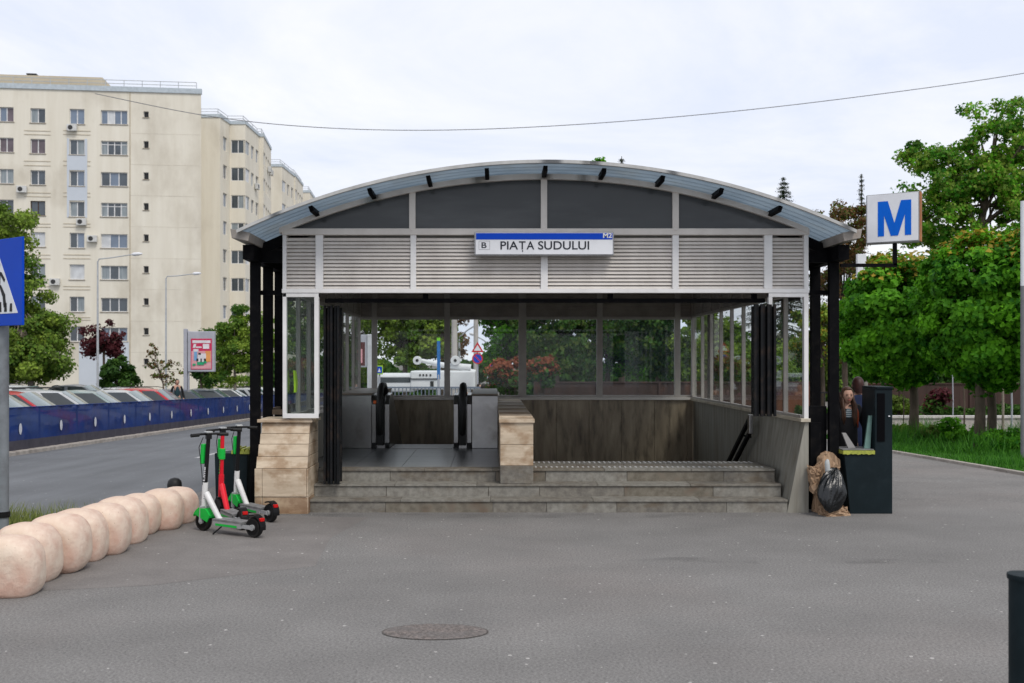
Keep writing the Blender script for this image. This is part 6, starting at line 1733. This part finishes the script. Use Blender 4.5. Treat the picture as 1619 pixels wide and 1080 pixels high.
def person(label, loc, rz, top, top2, legs, hair, hairlen=.0, stride=.12, height=1.65, arms=((.24, .02, 1.10), (.25, -.06, .87)), arms2=None, coat=False, stripe=None, yaw=0, vest=None, bag=None):
    t = thing('person', label, 'person', loc, R(rz)); s = height/1.65; t.scale = (s, s, s)
    arms2 = arms2 or arms
    A = {1: arms, -1: arms2}
    mb = MB()
    ch = [[(0, 0, .92, .115), (0, 0, 1.05, .105), (0, 0, 1.20, .115), (0, .005, 1.34, .105), (0, .01, 1.42, .05), (0, .0, 1.50, .042)]]
    legsch = []
    for s_ in (-1, 1):
        st_ = stride*s_
        leg = [(0, 0, .92, .115), (s_*.085, 0, .86, .09), (s_*.09, -.02-st_*.4, .48, .058), (s_*.09, .01-st_, .10, .038), (s_*.09, -.03-st_, .045, .034), (s_*.095, -.15-st_, .035, .028)]
        ch.append(leg); legsch.append(leg)
        e, w = A[s_]; sh = (s_*.165, .01, 1.375, .05)
        ch.append([(0, .005, 1.34, .105), sh, (s_*e[0], e[1], e[2], .037), (s_*w[0], w[1], w[2], .026)])
        d = Vector((s_*w[0], w[1], w[2]))-Vector((s_*e[0], e[1], e[2]))
        ch += hand_chains((s_*w[0], w[1], w[2]), d, s_)
    add(mb, skin_mesh(ch, 1))
    head_mb(mb, (0, -.02, 1.555), R(yaw))
    mb.build('body', [SKIN, LIPS, EYEW, BROW], t, smooth='all', fixn=False, weld=False)
    # clothes
    g = .012
    def grow(chs, r_): return [[(*p[:3], p[3]+r_) for p in c] for c in chs]
    mb = MB(); trs = [[(0, 0, .97, .115+g)]+[(*p[:3], p[3]+g+.006) for p in l[:4]] for l in legsch]
    trs = [[(0, 0, .98, .112), (0, 0, .92, .125)]+l[2:] for l in trs]
    add(mb, skin_mesh(trs, 1)); mb.build('trousers', legs, t, smooth='all', fixn=False, weld=False)
    mb = MB()
    for l in legsch: add(mb, skin_mesh([[(l[3][0], l[3][1], .10, .045), (l[4][0], l[4][1], .05, .045), (l[5][0], l[5][1], .04, .038)]], 1))
    mb.build('shoes', SK, t, smooth='all', fixn=False, weld=False)
    mb = MB()
    add(mb, skin_mesh([[(0, 0, .90, .125), (0, 0, 1.05, .118), (0, 0, 1.20, .127), (0, .005, 1.34, .115), (0, .008, 1.41, .062)]], 1))
    mb.build('shirt', stripe or top, t, smooth='all', fixn=False, weld=False)
    if coat:
        mb = MB(); sl = []
        body_ = [[(0, .0, .62, .165), (0, .0, .80, .168), (0, .0, .95, .162), (0, .0, 1.10, .152), (0, .0, 1.28, .150), (0, .01, 1.40, .092), (0, .01, 1.445, .068)]]
        for s_ in (-1, 1):
            e, w = A[s_]; sl.append([(0, .0, 1.28, .150), (s_*.16, .015, 1.375, .075), (s_*e[0], e[1], e[2], .062), (s_*w[0]*.995, w[1], w[2]+.01, .05)])
        add(mb, skin_mesh(body_+sl, 1))
        # open the front of the coat
        v = mb.v; cut = .052
        mb.f = [f for f in mb.f if not (abs(sum(v[i][0] for i in f)/len(f)) < cut and sum(v[i][1] for i in f)/len(f) < -.03)]
        mb.m = [0]*len(mb.f)
        # hug the shirt: flatten the coat front to just outside it
        mb.build('coat', top2, t, smooth='all', fixn=False, weld=False)
    else:
        mb = MB()
        for s_ in (-1, 1):
            e, w = A[s_]; add(mb, skin_mesh([[(s_*.10, .01, 1.35, .07), (s_*.165, .01, 1.375, .062), (s_*e[0], e[1], e[2], .048), (s_*w[0], w[1], w[2]+.01, .036)]], 1))
        mb.build('sleeves', top2, t, smooth='all', fixn=False, weld=False)
    # hair: cap plus falling locks
    mb = MB(); b0 = len(mb.v); n, m = 28, 16
    for k in range(m+1):
        ph = -.35+ (PI/2+.35)*k/m
        for j in range(n):
            tt = 2*PI*j/n; x = math.cos(ph)*math.cos(tt); y = math.cos(ph)*math.sin(tt); z = math.sin(ph)
            yy_ = y*.108+.004
            if y < -.25 and z < .62: yy_ = max(yy_, -.045)
            if y > 0 and k < 4: z -= (4-k)*.16*y
            mb.v.append((x*.087, yy_, z*.128+.004))
    for k in range(m):
        for j in range(n):
            q = b0+k*n; mb.f.append((q+j, q+(j+1) % n, q+n+(j+1) % n, q+n+j)); mb.m.append(0)
    mb.xf(Matrix.Translation((0, -.02, 1.558)) @ Matrix.Rotation(R(yaw), 4, 'Z'), b0)
    if hairlen > 0:
        rg = random.Random(4)
        for s_ in (-1, 1):
            for j in range(9):
                x = s_*(.060+.010*rg.random()); y = -.045+.02*j*.9
                L_ = hairlen*rg.uniform(.75, 1.05); fw = -.10-.0*j if j < 3 else 0
                mb.tube([(x*.95, y, 1.60), (x*1.12, y*.9-.01, 1.50), (x*1.25+s_*.01*rg.uniform(-1, 1), y-(.07 if j < 4 else 0), 1.42), (x*1.15+s_*.02*rg.uniform(-1, 1), y-(.085 if j < 4 else -.03), 1.50-L_*.7), (x*1.05, y-(.09 if j < 4 else -.04), 1.50-L_)], [.016, .021, .022, .018, .006], 7)
        for j in range(9):
            x = -.06+.015*j; mb.tube([(x, .07, 1.60), (x*1.2, .095, 1.45), (x*1.3, .11, 1.50-hairlen)], [.02, .024, .01], 7)
    mb.build('hair', hair, t, smooth='all', fixn=False, weld=False)
    if bag:
        mb = MB(); mb.ball((.0, .17, 1.20), .12, .08, .20, 14, 9)
        for s_ in (-1, 1):
            mb.cur = 1 if s_ > 0 else 0; mb.tube([(s_*.09, .14, 1.36), (s_*.11, .02, 1.455), (s_*.115, -.115, 1.33), (s_*.12, -.09, 1.12)], .017, 8)
        mb.build('backpack', [CBLK, bag], t, smooth='all', fixn=False)
    if vest:
        mb = MB(); add(mb, skin_mesh([[(0, 0, .98, .137), (0, 0, 1.10, .132), (0, 0, 1.22, .138), (0, .005, 1.34, .128), (0, .008, 1.39, .075)]], 1)); mb.build('vest', vest, t, smooth='all', fixn=False, weld=False)
    return t
JEANS = M('denim', (.03, .05, .10), (.02, .035, .07), rough=.9, scale=12)
CBLK = M('black_cloth', (.013, .013, .015), (.009, .009, .01), rough=.9, scale=6)
NAVY = M('navy_cloth', (.014, .022, .06), (.010, .016, .045), rough=.9, scale=6)
HBR = M('brown_hair', (.085, .04, .022), (.04, .02, .012), rough=.5, scale=20, stretch=(3, 3, .4)); HRD = M('auburn_hair', (.045, .012, .008), (.02, .006, .005), rough=.5, scale=20)
HBK = M('dark_hair', (.02, .015, .012), rough=.5)
STR = M('striped_shirt', (.30, .34, .36), (.05, .08, .10), rough=.9)
ndn = STR.node_tree; wv = ndn.nodes.new('ShaderNodeTexWave'); wv.bands_direction = 'Z'; wv.inputs['Scale'].default_value = 11
tcc = ndn.nodes.new('ShaderNodeTexCoord'); ndn.links.new(tcc.outputs['Object'], wv.inputs['Vector'])
rr_ = [n for n in ndn.nodes if n.type == 'VALTORGB'][0]; rr_.color_ramp.elements[0].position = .45; rr_.color_ramp.elements[1].position = .75; ndn.links.new(wv.outputs['Fac'], rr_.inputs[0])
ORG = M('orange_strap', (.40, .07, .02), rough=.8)
Yp = 13.75
person('young woman with long brown hair, black coat and striped top, behind the tall bin', (PX(1339, Yp), Yp, 0), -6, CBLK, CBLK, JEANS, HBR, .40, .1, 1.64,
       arms=((.27, .03, 1.12), (.25, -.08, .90)), arms2=((.30, .0, 1.13), (.42, -.06, .93)), coat=True, stripe=STR, yaw=4, bag=ORG)
Yp = 15.3
person('person with short auburn hair in a navy coat walking away behind the young woman', (PX(1357, Yp), Yp, gz(Yp)), 172, NAVY, NAVY, JEANS, HRD, 0, .15, 1.78, coat=True, arms=((.24, -.02, 1.12), (.22, -.16, 1.0)))
YEL = M('bright_yellow', (.55, .85, .02), rough=.6)
mb = MB(); n = 10  # added strip that supplies the yellow-green spot in the left bay
for k in range(n):
    a, b = k/n, (k+1)/n
    f = lambda t: (13.50+.05*math.sin(t*3.1)+.06*t, 1.90-.30*t); w = lambda t: .045+.03*math.sin(t*3)
    (y0, z0), (y1, z1) = f(a), f(b)
    mb.hexa([(-2.715, y0-w(a), z0), (-2.69, y0-w(a), z0), (-2.69, y0+w(a), z0), (-2.715, y0+w(a), z0), (-2.715, y1-w(b), z1), (-2.69, y1-w(b), z1), (-2.69, y1+w(b), z1), (-2.715, y1+w(b), z1)])
o = mb.build('yellow_strip', YEL, smooth=True, off=(-2.8, 13.72, 1.6)); o.location = (-2.8, 13.72, 1.6); tag(o, 'bright yellow green strip added behind the left glass bay', 'added strip')
RC = [M('coat_maroon', (.16, .04, .06), rough=.9), M('coat_pink', (.45, .20, .24), rough=.9), M('coat_white', (.5, .5, .5), rough=.9), M('coat_ochre', (.35, .16, .07), rough=.9)]
for i, (px, Y_, rz_, c_, lb) in enumerate(((733, 29.5, 20, NAVY, 'person in dark navy clothes right behind the escalator handrail'), (764, 34, 150, RC[0], 'person in a maroon coat left of the orange bush'),
                                     (776, 35.5, -30, RC[1], 'person in a pink coat left of the orange bush'), (757, 37, 60, RC[2], 'person in a white coat in the crowd behind the station'), (770, 38, 200, RC[3], 'person in an ochre coat in the crowd behind the station'))):
    person(lb, (PX(px, Y_), Y_, gz(Y_)), rz_, c_, c_, JEANS, HBK if i % 2 else HBR, 0, .12, 1.7)
conif = (PX(277, 50), 48.5)
person('person in dark teal clothes standing by the poster panel', (PX(280, 44), 44, gz(44)+.12), 30, M('teal_coat', (.02, .05, .06), rough=.9), CBLK, CBLK, HBK, 0, .1, 1.78)
